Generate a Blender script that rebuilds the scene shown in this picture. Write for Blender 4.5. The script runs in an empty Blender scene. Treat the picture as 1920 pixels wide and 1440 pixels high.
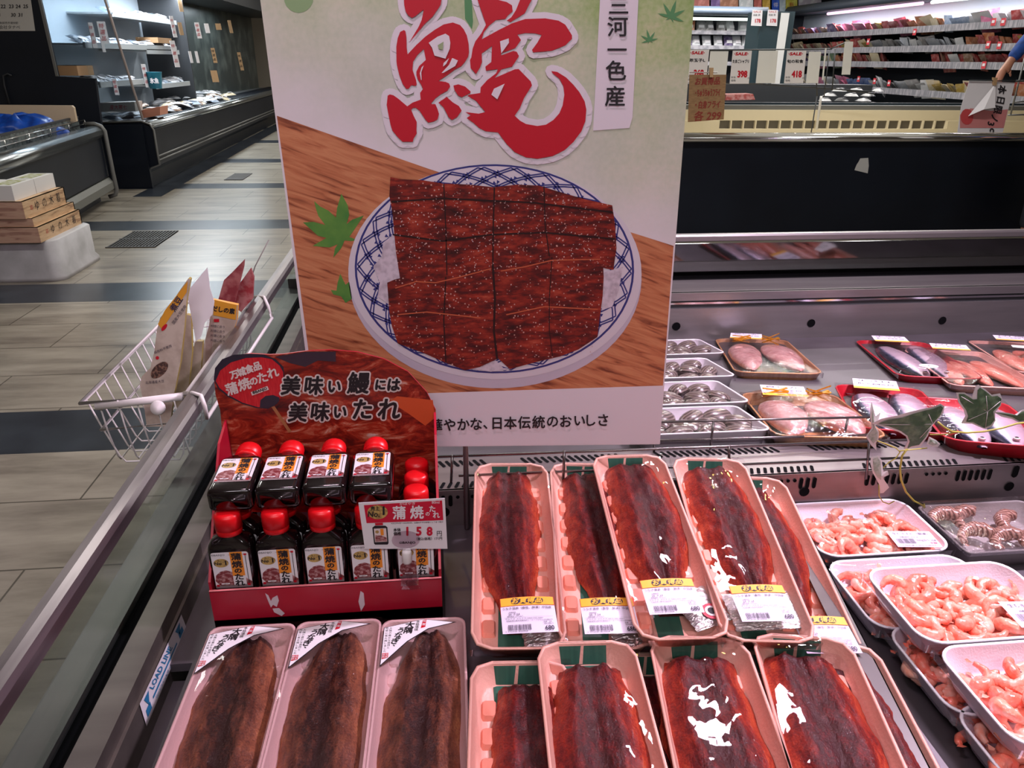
import bpy, math, random
import numpy as np
from mathutils import Vector, Matrix, noise
random.seed(7)
SC = bpy.context.scene
COL = SC.collection
# ------------------------------------------------------------------ camera
F = 1400.0; CH = 1.45
PITCH = math.radians(23.5); YAW = math.radians(6.2); ROLL = math.radians(0.55)
FW = Vector((math.sin(YAW)*math.cos(PITCH), math.cos(YAW)*math.cos(PITCH), -math.sin(PITCH)))
_r = Vector((math.cos(YAW), -math.sin(YAW), 0)); _u = _r.cross(FW)
RT = _r*math.cos(ROLL) + _u*math.sin(ROLL); UP = _u*math.cos(ROLL) - _r*math.sin(ROLL)
CAMP = Vector((0, 0, CH))
cd = bpy.data.cameras.new('camera'); cd.sensor_width = 36; cd.lens = F/1920*36
cd.clip_start = 0.02; cd.clip_end = 100
cam = bpy.data.objects.new('camera', cd); COL.objects.link(cam)
M = Matrix((RT, UP, -FW)).transposed().to_4x4(); M.translation = CAMP
cam.matrix_world = M; SC.camera = cam
cd.dof.use_dof = False
# ------------------------------------------------------------------ colour management, world, lights
vs = SC.view_settings
vs.view_transform = 'Standard'; vs.look = 'None'; vs.gamma = 1.0; vs.use_curve_mapping = False; vs.exposure = 0.75
SC.cycles.transparent_max_bounces = 12
SC.cycles.max_bounces = 6
SC.cycles.caustics_reflective = False; SC.cycles.caustics_refractive = False
SC.cycles.sample_clamp_indirect = 6
w = bpy.data.worlds.new('world'); SC.world = w; w.use_nodes = True
w.node_tree.nodes['Background'].inputs[0].default_value = (0.9, 0.95, 1.0, 1)
w.node_tree.nodes['Background'].inputs[1].default_value = 0.10

def area(name, loc, size, power, col, rot=(0, 0, 0), spread=180):
    l = bpy.data.lights.new(name, 'AREA'); l.shape = 'RECTANGLE'; l.size = size[0]; l.size_y = size[1]
    l.energy = power; l.color = col; l.spread = math.radians(spread)
    o = bpy.data.objects.new(name, l); COL.objects.link(o); o.location = loc; o.rotation_euler = rot
    return o
def spot(name, loc, target, power, col, angle=70, r=0.03, blend=.6):
    l = bpy.data.lights.new(name, 'SPOT'); l.energy = power; l.color = col; l.spot_size = math.radians(angle)
    l.spot_blend = blend; l.shadow_soft_size = r
    o = bpy.data.objects.new(name, l); COL.objects.link(o); o.location = loc
    o.rotation_euler = (Vector(target)-Vector(loc)).to_track_quat('-Z', 'Y').to_euler()
    return o
WHT = (1.0, 0.97, 0.92)
# ceiling fluorescent rows over the aisles
for (x, y, p) in ((-1.6, 3.2, 15), (-1.6, 6.6, 24), (-1.8, 10.4, 28), (-1.8, 14.6, 30), (-1.6, 19, 30),
                  (2.6, 4.6, 26), (4.0, 7.4, 34), (3.6, 11.0, 36), (0.5, 16, 40), (-4.6, 5.2, 11)):
    area('ceiling_tube_light', (x, y, 2.96), (1.2, .16), p, (1.0, .98, .93))
area('upward_fill_light', (0.3, 1.4, 2.7), (2.5, 2.5), 3, (1, .96, .98), (math.pi, 0, 0))  # upward area lights here are added fill to brighten the ceiling and steel
area('upward_fill_light', (-2.2, 7, 2.7), (1.5, 7), 14, (1, .98, .95), (math.pi, 0, 0))
area('upward_fill_light', (3.6, 8, 2.7), (4, 6), 28, (1, .98, .95), (math.pi, 0, 0))
# fresh-food lamps over the fish island, pinkish
area('pink_case_light', (1.25, 0.95, 2.25), (.18, .06), 27, (1.0, .79, 1.0), (0, math.radians(10), 0))
area('pink_case_light', (0.85, 1.85, 2.4), (.3, .07), 13, (1.0, .80, 1.0))
area('pink_case_light', (-0.2, 0.5, 2.5), (.3, .10), 5.0, (1.0, .72, .86))
# front light that falls on the poster from the aisle behind the photographer
area('ceiling_tube_light', (0.1, -1.6, 2.9), (2.2, .2), 22, (1.0, .93, .98), (math.radians(28), 0, 0))
spot('white_spot_lamp', (1.16, 2.9, 2.5), (0.35, .8, .85), 6, (1, .97, 1), 50, .035)
spot('white_spot_lamp', (1.58, 2.75, 2.5), (0.5, .75, .85), 6, (1, .97, 1), 50, .03)
spot('amber_lamp', (1.35, 2.6, 2.5), (0.6, .7, .85), 5, (1, .72, .12), 70, .03)
spot('amber_lamp', (-0.25, 2.9, 2.6), (0.1, .9, .85), 4, (1, .7, .2), 60, .03)

# ------------------------------------------------------------------ pixel -> place helpers
def ray(x, y): return FW + RT*((x-960)/F) - UP*((y-720)/F)
def atY(x, y, Y): d = ray(x, y); return CAMP + d*(Y/d.y)
def atX(x, y, X): d = ray(x, y); return CAMP + d*(X/d.x)
def atZ(x, y, Z, k=0.0, Y0=0.0):
    d = ray(x, y); return CAMP + d*((Z-k*Y0-CH)/(d.z-k*d.y))
def onplane(x, y, p, n):
    d = ray(x, y); return CAMP + d*((p-CAMP).dot(n)/d.dot(n))
# ------------------------------------------------------------------ materials
def lin(c):
    c = c/255.0
    return c/12.92 if c <= .04045 else ((c+.055)/1.055)**2.4
def L3(c): return (lin(c[0]), lin(c[1]), lin(c[2]), 1)
MATS = {}
def mat(name, col, rough=.5, metal=0, spec=.5, noise=None, bump=None, coat=0, trans=0, emit=0, sss=0, aniso=None, tr=None):
    """col: sRGB 0-255. noise=(scale, col2, stretch, lo, hi, detail); bump=(scale, strength, stretch)"""
    if name in MATS: return MATS[name]
    m = bpy.data.materials.new(name); m.use_nodes = True; nt = m.node_tree; N = nt.nodes; Lk = nt.links
    b = N['Principled BSDF']
    b.inputs['Base Color'].default_value = L3(col); b.inputs['Roughness'].default_value = rough
    b.inputs['Metallic'].default_value = metal; b.inputs['Specular IOR Level'].default_value = spec
    b.inputs['Coat Weight'].default_value = coat; b.inputs['Coat Roughness'].default_value = .06
    b.inputs['Transmission Weight'].default_value = trans
    if sss: b.inputs['Subsurface Weight'].default_value = sss; b.inputs['Subsurface Radius'].default_value = (.02, .008, .006); b.inputs['Subsurface Scale'].default_value = .4
    if emit: b.inputs['Emission Color'].default_value = L3(col); b.inputs['Emission Strength'].default_value = emit
    if tr is not None: b.inputs['Alpha'].default_value = tr
    tc = N.new('ShaderNodeTexCoord')
    def mp(st):
        q = N.new('ShaderNodeMapping'); q.inputs['Scale'].default_value = st; Lk.new(tc.outputs['Object'], q.inputs[0]); return q
    if noise:
        sc, c2, st, lo, hi, det = noise
        t = N.new('ShaderNodeTexNoise'); t.inputs['Scale'].default_value = sc; t.inputs['Detail'].default_value = det
        Lk.new(mp(st).outputs[0], t.inputs[0])
        r = N.new('ShaderNodeMapRange'); r.inputs[1].default_value = lo; r.inputs[2].default_value = hi
        Lk.new(t.outputs[0], r.inputs[0])
        x = N.new('ShaderNodeMix'); x.data_type = 'RGBA'; x.inputs[6].default_value = L3(col); x.inputs[7].default_value = L3(c2)
        Lk.new(r.outputs[0], x.inputs[0]); Lk.new(x.outputs[2], b.inputs['Base Color'])
    if bump:
        sc, stg, st = bump
        t = N.new('ShaderNodeTexNoise'); t.inputs['Scale'].default_value = sc; t.inputs['Detail'].default_value = 4
        Lk.new(mp(st).outputs[0], t.inputs[0])
        bp = N.new('ShaderNodeBump'); bp.inputs['Strength'].default_value = stg; bp.inputs['Distance'].default_value = .004
        Lk.new(t.outputs[0], bp.inputs['Height']); Lk.new(bp.outputs[0], b.inputs['Normal'])
        if coat: Lk.new(bp.outputs[0], b.inputs['Coat Normal'])
    MATS[name] = m
    return m
ONE = (1, 1, 1)
def film(name, fac=.10, scale=60, strength=.6, tint=(255, 255, 255), stretch=ONE, rough=.06, dist=.003):
    """thin clear plastic: see-through with glossy wrinkles"""
    if name in MATS: return MATS[name]
    m = bpy.data.materials.new(name); m.use_nodes = True; nt = m.node_tree; N = nt.nodes; Lk = nt.links
    N.remove(N['Principled BSDF']); out = N['Material Output']
    tb = N.new('ShaderNodeBsdfTransparent'); tb.inputs[0].default_value = L3(tint)
    g = N.new('ShaderNodeBsdfGlossy'); g.inputs['Roughness'].default_value = rough
    tc = N.new('ShaderNodeTexCoord'); q = N.new('ShaderNodeMapping'); q.inputs['Scale'].default_value = stretch
    Lk.new(tc.outputs['Object'], q.inputs[0])
    t = N.new('ShaderNodeTexNoise'); t.inputs['Scale'].default_value = scale; t.inputs['Detail'].default_value = 3; t.inputs['Distortion'].default_value = 1.2
    Lk.new(q.outputs[0], t.inputs[0])
    bp = N.new('ShaderNodeBump'); bp.inputs['Strength'].default_value = strength; bp.inputs['Distance'].default_value = dist
    Lk.new(t.outputs[0], bp.inputs['Height']); Lk.new(bp.outputs[0], g.inputs['Normal'])
    fr = N.new('ShaderNodeFresnel'); fr.inputs[0].default_value = 1.45; Lk.new(bp.outputs[0], fr.inputs['Normal'])
    ad = N.new('ShaderNodeMath'); ad.operation = 'MULTIPLY_ADD'; ad.inputs[1].default_value = .42; ad.inputs[2].default_value = fac; ad.use_clamp = True
    Lk.new(fr.outputs[0], ad.inputs[0])
    mx = N.new('ShaderNodeMixShader'); Lk.new(ad.outputs[0], mx.inputs[0]); Lk.new(tb.outputs[0], mx.inputs[1]); Lk.new(g.outputs[0], mx.inputs[2])
    Lk.new(mx.outputs[0], out.inputs[0]); MATS[name] = m; return m

LEDGE = mat('ledge_steel', (112, 106, 100), .42, .6, noise=(3, (92, 86, 82), (1, 9, 9), .35, .7, 4))
STEEL = mat('brushed_steel', (146, 142, 140), .38, .75, noise=(3, (130, 126, 126), (1, 9, 9), .35, .7, 4), bump=(40, .05, (.3, 8, 8)))
DARKSTEEL = mat('dull_steel', (112, 110, 108), .42, .7, noise=(4, (88, 86, 86), ONE, .35, .7, 4))
DECKM = mat('deck_steel', (108, 102, 108), .42, .55, noise=(6, (85, 80, 84), ONE, .3, .7, 6))
CHROME = mat('chrome', (205, 205, 205), .12, 1)
BLACKP = mat('black_panel', (13, 18, 28), .42, spec=.3, noise=(2, (18, 24, 35), ONE, .3, .7, 2))
DARKGREY = mat('dark_grey_plastic', (52, 54, 58), .5)
GREYTR = mat('grey_trim', (112, 112, 110), .4, .3)
HOLE = mat('dark_hole', (8, 8, 10), .9, spec=.1)
WHITE = mat('white_paint', (222, 220, 218), .45)
PAPER = mat('white_paper', (226, 222, 226), .6)
INK = mat('black_ink', (26, 22, 28), .6)
REDINK = mat('red_ink', (190, 12, 40), .45)
CLEARG = film('clear_glass', .02, 4, .01, (244, 250, 248))
CLING = film('cling_film', .0, 16, .22, (253, 251, 252), (1, .5, 1), .018, .0035)
BAGFILM = film('crinkled_bag_film', .10, 70, .9, (246, 243, 245), (1, .6, 1), .10)
LIDFILM = film('clear_plastic_lid', .16, 90, .7, (240, 238, 238), ONE, .12)

def custom(name, fn):
    if name in MATS: return MATS[name]
    m = bpy.data.materials.new(name); m.use_nodes = True; fn(m.node_tree, m.node_tree.nodes, m.node_tree.links, m.node_tree.nodes['Principled BSDF'])
    MATS[name] = m; return m
def ramp(N, stops):
    r = N.new('ShaderNodeValToRGB'); e = r.color_ramp.elements
    while len(e) > 1: e.remove(e[-1])
    e[0].position = stops[0][0]; e[0].color = L3(stops[0][1])
    for p, c in stops[1:]:
        k = e.new(p); k.color = L3(c)
    return r
def eelmat(name, stops, rough, coat, bstr=.5, sc=1.0):
    def fn(nt, N, Lk, b):
        tc = N.new('ShaderNodeTexCoord'); a = N.new('ShaderNodeAttribute'); a.attribute_name = 'tone'
        q = N.new('ShaderNodeMapping'); q.inputs['Scale'].default_value = (1, .35, 1); Lk.new(tc.outputs['Object'], q.inputs[0])
        t = N.new('ShaderNodeTexNoise'); t.inputs['Scale'].default_value = 95*sc; t.inputs['Detail'].default_value = 6; t.inputs['Roughness'].default_value = .65; Lk.new(q.outputs[0], t.inputs[0])
        t2 = N.new('ShaderNodeTexNoise'); t2.inputs['Scale'].default_value = 420*sc; t2.inputs['Detail'].default_value = 3; Lk.new(tc.outputs['Object'], t2.inputs[0])
        m1 = N.new('ShaderNodeMath'); m1.operation = 'MULTIPLY_ADD'; m1.inputs[1].default_value = 1.0; Lk.new(t.outputs[0], m1.inputs[0]); Lk.new(a.outputs['Fac'], m1.inputs[2])
        m2 = N.new('ShaderNodeMath'); m2.operation = 'MULTIPLY_ADD'; m2.inputs[1].default_value = .45; Lk.new(t2.outputs[0], m2.inputs[0]); Lk.new(m1.outputs[0], m2.inputs[2])
        m3 = N.new('ShaderNodeMath'); m3.operation = 'SUBTRACT'; m3.inputs[1].default_value = .72; Lk.new(m2.outputs[0], m3.inputs[0])
        r = ramp(N, stops); Lk.new(m3.outputs[0], r.inputs[0]); Lk.new(r.outputs[0], b.inputs['Base Color'])
        b.inputs['Roughness'].default_value = rough; b.inputs['Coat Weight'].default_value = coat; b.inputs['Coat Roughness'].default_value = .05; b.inputs['Specular IOR Level'].default_value = .15
        bp = N.new('ShaderNodeBump'); bp.inputs['Strength'].default_value = bstr; bp.inputs['Distance'].default_value = .003
        Lk.new(m2.outputs[0], bp.inputs['Height']); Lk.new(bp.outputs[0], b.inputs['Normal']); Lk.new(bp.outputs[0], b.inputs['Coat Normal'])
    return custom(name, fn)
EELRED = eelmat('glazed_eel', [(0, (58, 10, 14)), (.2, (98, 20, 20)), (.42, (142, 40, 26)), (.64, (180, 74, 42)), (.9, (216, 126, 76))], .45, .22, .75)
EELBRN = eelmat('grilled_brown_eel', [(0, (48, 24, 22)), (.24, (98, 54, 40)), (.5, (142, 84, 58)), (.85, (192, 134, 84))], .5, .3, .9)
def posterbg(nt, N, Lk, b):
    tc = N.new('ShaderNodeTexCoord'); s = N.new('ShaderNodeSeparateXYZ'); Lk.new(tc.outputs['Object'], s.inputs[0])
    t = N.new('ShaderNodeTexNoise'); t.inputs['Scale'].default_value = 7; t.inputs['Detail'].default_value = 5; Lk.new(tc.outputs['Object'], t.inputs[0])
    # printed green watercolour: strong at the top and to the right, washing out towards the lower left
    a = N.new('ShaderNodeMath'); a.operation = 'MULTIPLY_ADD'; a.inputs[1].default_value = .34; Lk.new(s.outputs[0], a.inputs[0]); Lk.new(s.outputs[2], a.inputs[2])
    c = N.new('ShaderNodeMath'); c.operation = 'MULTIPLY_ADD'; c.inputs[1].default_value = .22; Lk.new(t.outputs[0], c.inputs[0]); Lk.new(a.outputs[0], c.inputs[2])
    r = N.new('ShaderNodeMapRange'); r.inputs[1].default_value = .45; r.inputs[2].default_value = .72; Lk.new(c.outputs[0], r.inputs[0])
    t2 = N.new('ShaderNodeTexNoise'); t2.inputs['Scale'].default_value = 160; t2.inputs['Detail'].default_value = 3; Lk.new(tc.outputs['Object'], t2.inputs[0])
    t3 = N.new('ShaderNodeTexNoise'); t3.inputs['Scale'].default_value = 9; Lk.new(tc.outputs['Object'], t3.inputs[0])
    d = N.new('ShaderNodeMath'); d.operation = 'MULTIPLY_ADD'; d.inputs[1].default_value = .55; Lk.new(t2.outputs[0], d.inputs[0]); Lk.new(t3.outputs[0], d.inputs[2])
    g = ramp(N, [(.5, (196, 198, 160)), (.75, (168, 186, 132)), (1, (132, 166, 92))]); Lk.new(d.outputs[0], g.inputs[0])
    x = N.new('ShaderNodeMix'); x.data_type = 'RGBA'; x.inputs[6].default_value = L3((226, 218, 226)); Lk.new(g.outputs[0], x.inputs[7]); Lk.new(r.outputs[0], x.inputs[0])
    Lk.new(x.outputs[2], b.inputs['Base Color']); b.inputs['Roughness'].default_value = .42
POSTERBG = custom('poster_watercolour_print', posterbg)
def woodmat(name, c1, c2, c3, sc, st, rot=0):
    def fn(nt, N, Lk, b):
        tc = N.new('ShaderNodeTexCoord'); q = N.new('ShaderNodeMapping'); q.inputs['Rotation'].default_value = (0, rot, 0); Lk.new(tc.outputs['Object'], q.inputs[0])
        q2 = N.new('ShaderNodeMapping'); q2.inputs['Scale'].default_value = st; Lk.new(q.outputs[0], q2.inputs[0])
        t = N.new('ShaderNodeTexNoise'); t.inputs['Scale'].default_value = sc; t.inputs['Detail'].default_value = 5; t.inputs['Distortion'].default_value = .6; Lk.new(q2.outputs[0], t.inputs[0])
        r = ramp(N, [(.32, c3), (.45, c1), (.6, c2), (.78, c1)]); Lk.new(t.outputs[0], r.inputs[0]); Lk.new(r.outputs[0], b.inputs['Base Color']); b.inputs['Roughness'].default_value = .45
    return custom(name, fn)
POSTWOOD = woodmat('printed_wood_grain', (186, 112, 76), (204, 136, 96), (120, 60, 40), 12, (1.2, 1, 11), math.radians(-20))
PALEWOOD = woodmat('pale_cedar', (196, 160, 122), (214, 180, 142), (150, 112, 84), 6, (1, 1, 9))
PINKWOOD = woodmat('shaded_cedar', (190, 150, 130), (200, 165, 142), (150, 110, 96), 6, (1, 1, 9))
def sesame(nt, N, Lk, b):
    tc = N.new('ShaderNodeTexCoord')
    q = N.new('ShaderNodeMapping'); q.inputs['Scale'].default_value = (1, 1, 3.2); Lk.new(tc.outputs['Object'], q.inputs[0])
    t = N.new('ShaderNodeTexNoise'); t.inputs['Scale'].default_value = 26; t.inputs['Detail'].default_value = 7; t.inputs['Roughness'].default_value = .7; Lk.new(q.outputs[0], t.inputs[0])
    r = ramp(N, [(.3, (38, 10, 14)), (.44, (84, 18, 20)), (.56, (138, 38, 28)), (.66, (170, 66, 48)), (.78, (196, 120, 96))]); Lk.new(t.outputs[0], r.inputs[0])
    v = N.new('ShaderNodeTexVoronoi'); v.inputs['Scale'].default_value = 190; Lk.new(tc.outputs['Object'], v.inputs[0])
    t2 = N.new('ShaderNodeTexNoise'); t2.inputs['Scale'].default_value = 30; Lk.new(tc.outputs['Object'], t2.inputs[0])
    mm = N.new('ShaderNodeMath'); mm.operation = 'MULTIPLY'; mm.inputs[1].default_value = .34; Lk.new(t2.outputs[0], mm.inputs[0])
    lt = N.new('ShaderNodeMath'); lt.operation = 'LESS_THAN'; Lk.new(v.outputs['Distance'], lt.inputs[0]); Lk.new(mm.outputs[0], lt.inputs[1])
    x = N.new('ShaderNodeMix'); x.data_type = 'RGBA'; Lk.new(lt.outputs[0], x.inputs[0]); Lk.new(r.outputs[0], x.inputs[6]); x.inputs[7].default_value = L3((196, 150, 140))
    Lk.new(x.outputs[2], b.inputs['Base Color']); b.inputs['Roughness'].default_value = .42
EELPRINT = custom('printed_glazed_eel', sesame)
def headerprint(nt, N, Lk, b):
    tc = N.new('ShaderNodeTexCoord'); q = N.new('ShaderNodeMapping'); q.inputs['Scale'].default_value = (1, 1, 2.4); q.inputs['Rotation'].default_value = (0, .5, 0); Lk.new(tc.outputs['Object'], q.inputs[0])
    t = N.new('ShaderNodeTexNoise'); t.inputs['Scale'].default_value = 22; t.inputs['Detail'].default_value = 7; t.inputs['Distortion'].default_value = 1; t.inputs['Roughness'].default_value = .68; Lk.new(q.outputs[0], t.inputs[0])
    r = ramp(N, [(.3, (44, 14, 16)), (.45, (120, 26, 18)), (.54, (160, 48, 30)), (.63, (190, 108, 84)), (.71, (212, 184, 178))]); Lk.new(t.outputs[0], r.inputs[0])
    Lk.new(r.outputs[0], b.inputs['Base Color']); b.inputs['Roughness'].default_value = .35
HEADPRINT = custom('printed_grilled_eel_photo', headerprint)
def floormat(nt, N, Lk, b):
    tc = N.new('ShaderNodeTexCoord')
    q = N.new('ShaderNodeMapping'); q.inputs['Scale'].default_value = (.5, 2.2, 1); Lk.new(tc.outputs['Object'], q.inputs[0])
    t = N.new('ShaderNodeTexNoise'); t.inputs['Scale'].default_value = 3.2; t.inputs['Detail'].default_value = 8; t.inputs['Roughness'].default_value = .62; Lk.new(q.outputs[0], t.inputs[0])
    r = ramp(N, [(.30, (112, 104, 94)), (.5, (150, 142, 129)), (.68, (172, 164, 150))]); Lk.new(t.outputs[0], r.inputs[0])
    br = N.new('ShaderNodeTexBrick'); br.inputs['Scale'].default_value = 1; br.inputs['Brick Width'].default_value = .8; br.inputs['Row Height'].default_value = .4
    br.inputs['Mortar Size'].default_value = .0035; br.inputs['Color1'].default_value = (1, 1, 1, 1); br.inputs['Color2'].default_value = (.9, .9, .9, 1); br.inputs['Mortar'].default_value = (.28, .27, .26, 1)
    q2 = N.new('ShaderNodeMapping'); q2.inputs['Location'].default_value = (.08, -.02, 0); Lk.new(tc.outputs['Object'], q2.inputs[0]); Lk.new(q2.outputs[0], br.inputs[0])
    x = N.new('ShaderNodeMix'); x.data_type = 'RGBA'; x.blend_type = 'MULTIPLY'; x.inputs[0].default_value = 1; Lk.new(r.outputs[0], x.inputs[6]); Lk.new(br.outputs[0], x.inputs[7])
    Lk.new(x.outputs[2], b.inputs['Base Color']); b.inputs['Roughness'].default_value = .28; b.inputs['Specular IOR Level'].default_value = .5
FLOORM = custom('stone_plank_tile', floormat)
FLOORD = mat('dark_slate_tile', (52, 58, 66), .28, noise=(4, (38, 42, 50), ONE, .35, .65, 6))

# ------------------------------------------------------------------ mesh builder
class MB:
    def __init__(s): s.v = []; s.f = []; s.m = []; s.sm = []; s.mats = []; s.tone = {}
    def mi(s, m):
        if m not in s.mats: s.mats.append(m)
        return s.mats.index(m)
    def add(s, vs, fs, m, smooth=False, T=None):
        o = len(s.v); k = s.mi(m)
        s.v += [tuple(T @ Vector(p)) if T else tuple(p) for p in vs]
        for f in fs: s.f.append(tuple(i+o for i in f)); s.m.append(k); s.sm.append(smooth)
        return o
    def box(s, c, d, m, T=None):
        x, y, z = c; a, b, e = d[0]/2, d[1]/2, d[2]/2
        vs = [(x+i*a, y+j*b, z+k*e) for k in (-1, 1) for j in (-1, 1) for i in (-1, 1)]
        s.add(vs, [(0, 2, 3, 1), (4, 5, 7, 6), (0, 1, 5, 4), (2, 6, 7, 3), (0, 4, 6, 2), (1, 3, 7, 5)], m, False, T)
    def bbox(s, p0, p1, m, T=None):
        s.box([(p0[i]+p1[i])/2 for i in range(3)], [abs(p1[i]-p0[i]) for i in range(3)], m, T)
    def poly(s, pts, m): s.add(pts, [tuple(range(len(pts)))], m)
    def slab(s, pts, d, m, side=None):
        """a flat outline given thickness d (vector)"""
        n = len(pts); d = Vector(d); back = [Vector(p)+d for p in pts]
        s.add(pts, [tuple(range(n))], m)
        s.add(back, [tuple(range(n-1, -1, -1))], side or m)
        s.add([Vector(p) for p in pts]+back, [(i, i+n, (i+1) % n+n, (i+1) % n) for i in range(n)], side or m)
    def tube(s, pts, r, m, seg=8, closed=False, T=None, cap=True):
        pts = [Vector(p) for p in pts]; n = len(pts); rr = r if isinstance(r, (list, tuple)) else [r]*n
        vs = []; up = Vector((0, 0, 1)); prev = None
        for i, p in enumerate(pts):
            if closed: t = (pts[(i+1) % n]-pts[i-1])
            else: t = pts[min(i+1, n-1)]-pts[max(i-1, 0)]
            t.normalize()
            if prev is None:
                a = t.cross(up)
                if a.length < .1: a = t.cross(Vector((0, 1, 0)))
            else: a = prev - t*prev.dot(t)
            a.normalize(); prev = a; b = t.cross(a)
            for k in range(seg):
                g = 2*math.pi*k/seg; vs.append(p+(a*math.cos(g)+b*math.sin(g))*rr[i])
        fs = []
        for i in range(n if closed else n-1):
            j = (i+1) % n
            for k in range(seg): fs.append((i*seg+k, i*seg+(k+1) % seg, j*seg+(k+1) % seg, j*seg+k))
        if not closed and cap: fs += [tuple(range(seg-1, -1, -1)), tuple((n-1)*seg+k for k in range(seg))]
        s.add(vs, fs, m, True, T)
    def lathe(s, prof, m, seg=20, T=None, c=(0, 0)):
        vs = [(c[0]+r*math.cos(2*math.pi*k/seg), c[1]+r*math.sin(2*math.pi*k/seg), z) for r, z in prof for k in range(seg)]
        fs = [(i*seg+k, i*seg+(k+1) % seg, (i+1)*seg+(k+1) % seg, (i+1)*seg+k) for i in range(len(prof)-1) for k in range(seg)]
        fs.append(tuple(range(seg-1, -1, -1))); fs.append(tuple((len(prof)-1)*seg+k for k in range(seg)))
        s.add(vs, fs, m, True, T)
    def loft(s, rings, m, cap0=True, cap1=True, smooth=True, T=None):
        n = len(rings[0]); vs = [p for r in rings for p in r]
        fs = [(i*n+k, i*n+(k+1) % n, (i+1)*n+(k+1) % n, (i+1)*n+k) for i in range(len(rings)-1) for k in range(n)]
        if cap0: fs.append(tuple(range(n-1, -1, -1)))
        if cap1: fs.append(tuple((len(rings)-1)*n+k for k in range(n)))
        s.add(vs, fs, m, smooth, T)
    def grid(s, fn, nu, nv, m, smooth=True, T=None, tone=None):
        vs = [fn(i/nu, j/nv) for j in range(nv+1) for i in range(nu+1)]
        fs = [(j*(nu+1)+i, j*(nu+1)+i+1, (j+1)*(nu+1)+i+1, (j+1)*(nu+1)+i) for j in range(nv) for i in range(nu)]
        o = s.add(vs, fs, m, smooth, T)
        if tone:
            for j in range(nv+1):
                for i in range(nu+1): s.tone[o+j*(nu+1)+i] = tone(i/nu, j/nv)
    def mesh(s, name):
        me = bpy.data.meshes.new(name); me.from_pydata(s.v, [], s.f); me.update()
        for m in s.mats: me.materials.append(m)
        me.polygons.foreach_set('material_index', s.m); me.polygons.foreach_set('use_smooth', s.sm)
        if s.tone:
            a = me.attributes.new('tone', 'FLOAT', 'POINT')
            a.data.foreach_set('value', [s.tone.get(i, 0.0) for i in range(len(s.v))])
        me.update(); return me
WM = {}
def props(o, label=None, cat=None, group=None, kind=None):
    if label: o['label'] = label
    if cat: o['category'] = cat
    if group: o['group'] = group
    if kind: o['kind'] = kind
    return o
def thing(name, label, cat, T=None, group=None):
    o = bpy.data.objects.new(name, None); o.empty_display_size = .05; COL.objects.link(o)
    T = Matrix.Translation(T) if isinstance(T, (tuple, list, Vector)) else (T or Matrix.Identity(4))
    o.matrix_world = T; o.matrix_basis = T; WM[o.name] = T
    return props(o, label, cat, group)
def obj(name, mb, parent=None, label=None, local=False, cat=None, group=None, kind=None, origin=None, T=None):
    """mesh object; local=True: the vertices are already in the parent's frame (or the given T)"""
    if parent is not None:
        if not local:
            I = WM[parent.name].inverted(); mb.v = [tuple(I @ Vector(p)) for p in mb.v]
        o = bpy.data.objects.new(name, mb.mesh(name)); COL.objects.link(o); o.parent = parent; WM[o.name] = WM[parent.name]
    else:
        if T is None:
            A = np.array(mb.v); c = origin or ((A[:, 0].min()+A[:, 0].max())/2, (A[:, 1].min()+A[:, 1].max())/2, A[:, 2].min())
            T = Matrix.Translation(c); I = T.inverted(); mb.v = [tuple(I @ Vector(p)) for p in mb.v]
        o = bpy.data.objects.new(name, mb.mesh(name)); COL.objects.link(o); o.matrix_basis = T; WM[o.name] = T
    return props(o, label, cat, group, kind)
def copy_thing(o, T, label=None, group=None):
    c = o.copy(); COL.objects.link(c); c.matrix_basis = T; WM[c.name] = T
    if label: c['label'] = label
    if group: c['group'] = group
    for ch in list(o.children):
        d = ch.copy(); COL.objects.link(d); d.parent = c; WM[d.name] = T
        for g in list(ch.children):
            e = g.copy(); COL.objects.link(e); e.parent = d; WM[e.name] = T
    return c
# ------------------------------------------------------------------ lettering
TC = {}
def t2d(s, res=2):
    if (s, res) in TC: return TC[(s, res)]
    c = bpy.data.curves.new('t', 'FONT'); c.body = s; c.resolution_u = res
    o = bpy.data.objects.new('t', c); me = bpy.data.meshes.new_from_object(o)
    A = np.array([v.co[:2] for v in me.vertices]) if len(me.vertices) else np.zeros((1, 2))
    fs = [tuple(p.vertices) for p in me.polygons]
    lo, hi = A.min(0), A.max(0); A = A-(lo+hi)/2
    bpy.data.objects.remove(o); bpy.data.curves.remove(c); bpy.data.meshes.remove(me)
    TC[(s, res)] = (A, fs, (hi-lo)); return TC[(s, res)]
def put(mb, s, fn, cx, cy, size, m, rot=0, bold=0, shear=0, sx=1, res=2, fit=None, ring=6):
    """letters centred on (cx, cy) of a 2D frame, mapped into space by fn(x, y); fit = full width"""
    A, fs, d = t2d(s, res); k = size
    if fit: k = size; sx = fit/(d[0]*size) if d[0] > 0 else 1
    c, n = math.cos(rot), math.sin(rot)
    f0, f1, f2_ = Vector(fn(cx, cy)), Vector(fn(cx+size, cy)), Vector(fn(cx, cy+size)); nn = (f1-f0).cross(f2_-f0).normalized(); ci = 0
    offs = [(0, 0)] if not bold else [(bold*math.cos(2*math.pi*i/ring), bold*math.sin(2*math.pi*i/ring)) for i in range(ring)]
    for ox, oy in offs:
        P = []
        ci += 1
        for x, y in A:
            x2 = (x+shear*y)*sx*k+ox; y2 = y*k+oy
            P.append(Vector(fn(cx+x2*c-y2*n, cy+x2*n+y2*c))+nn*(ci*8e-6))
        mb.add(P, fs, m)
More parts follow.
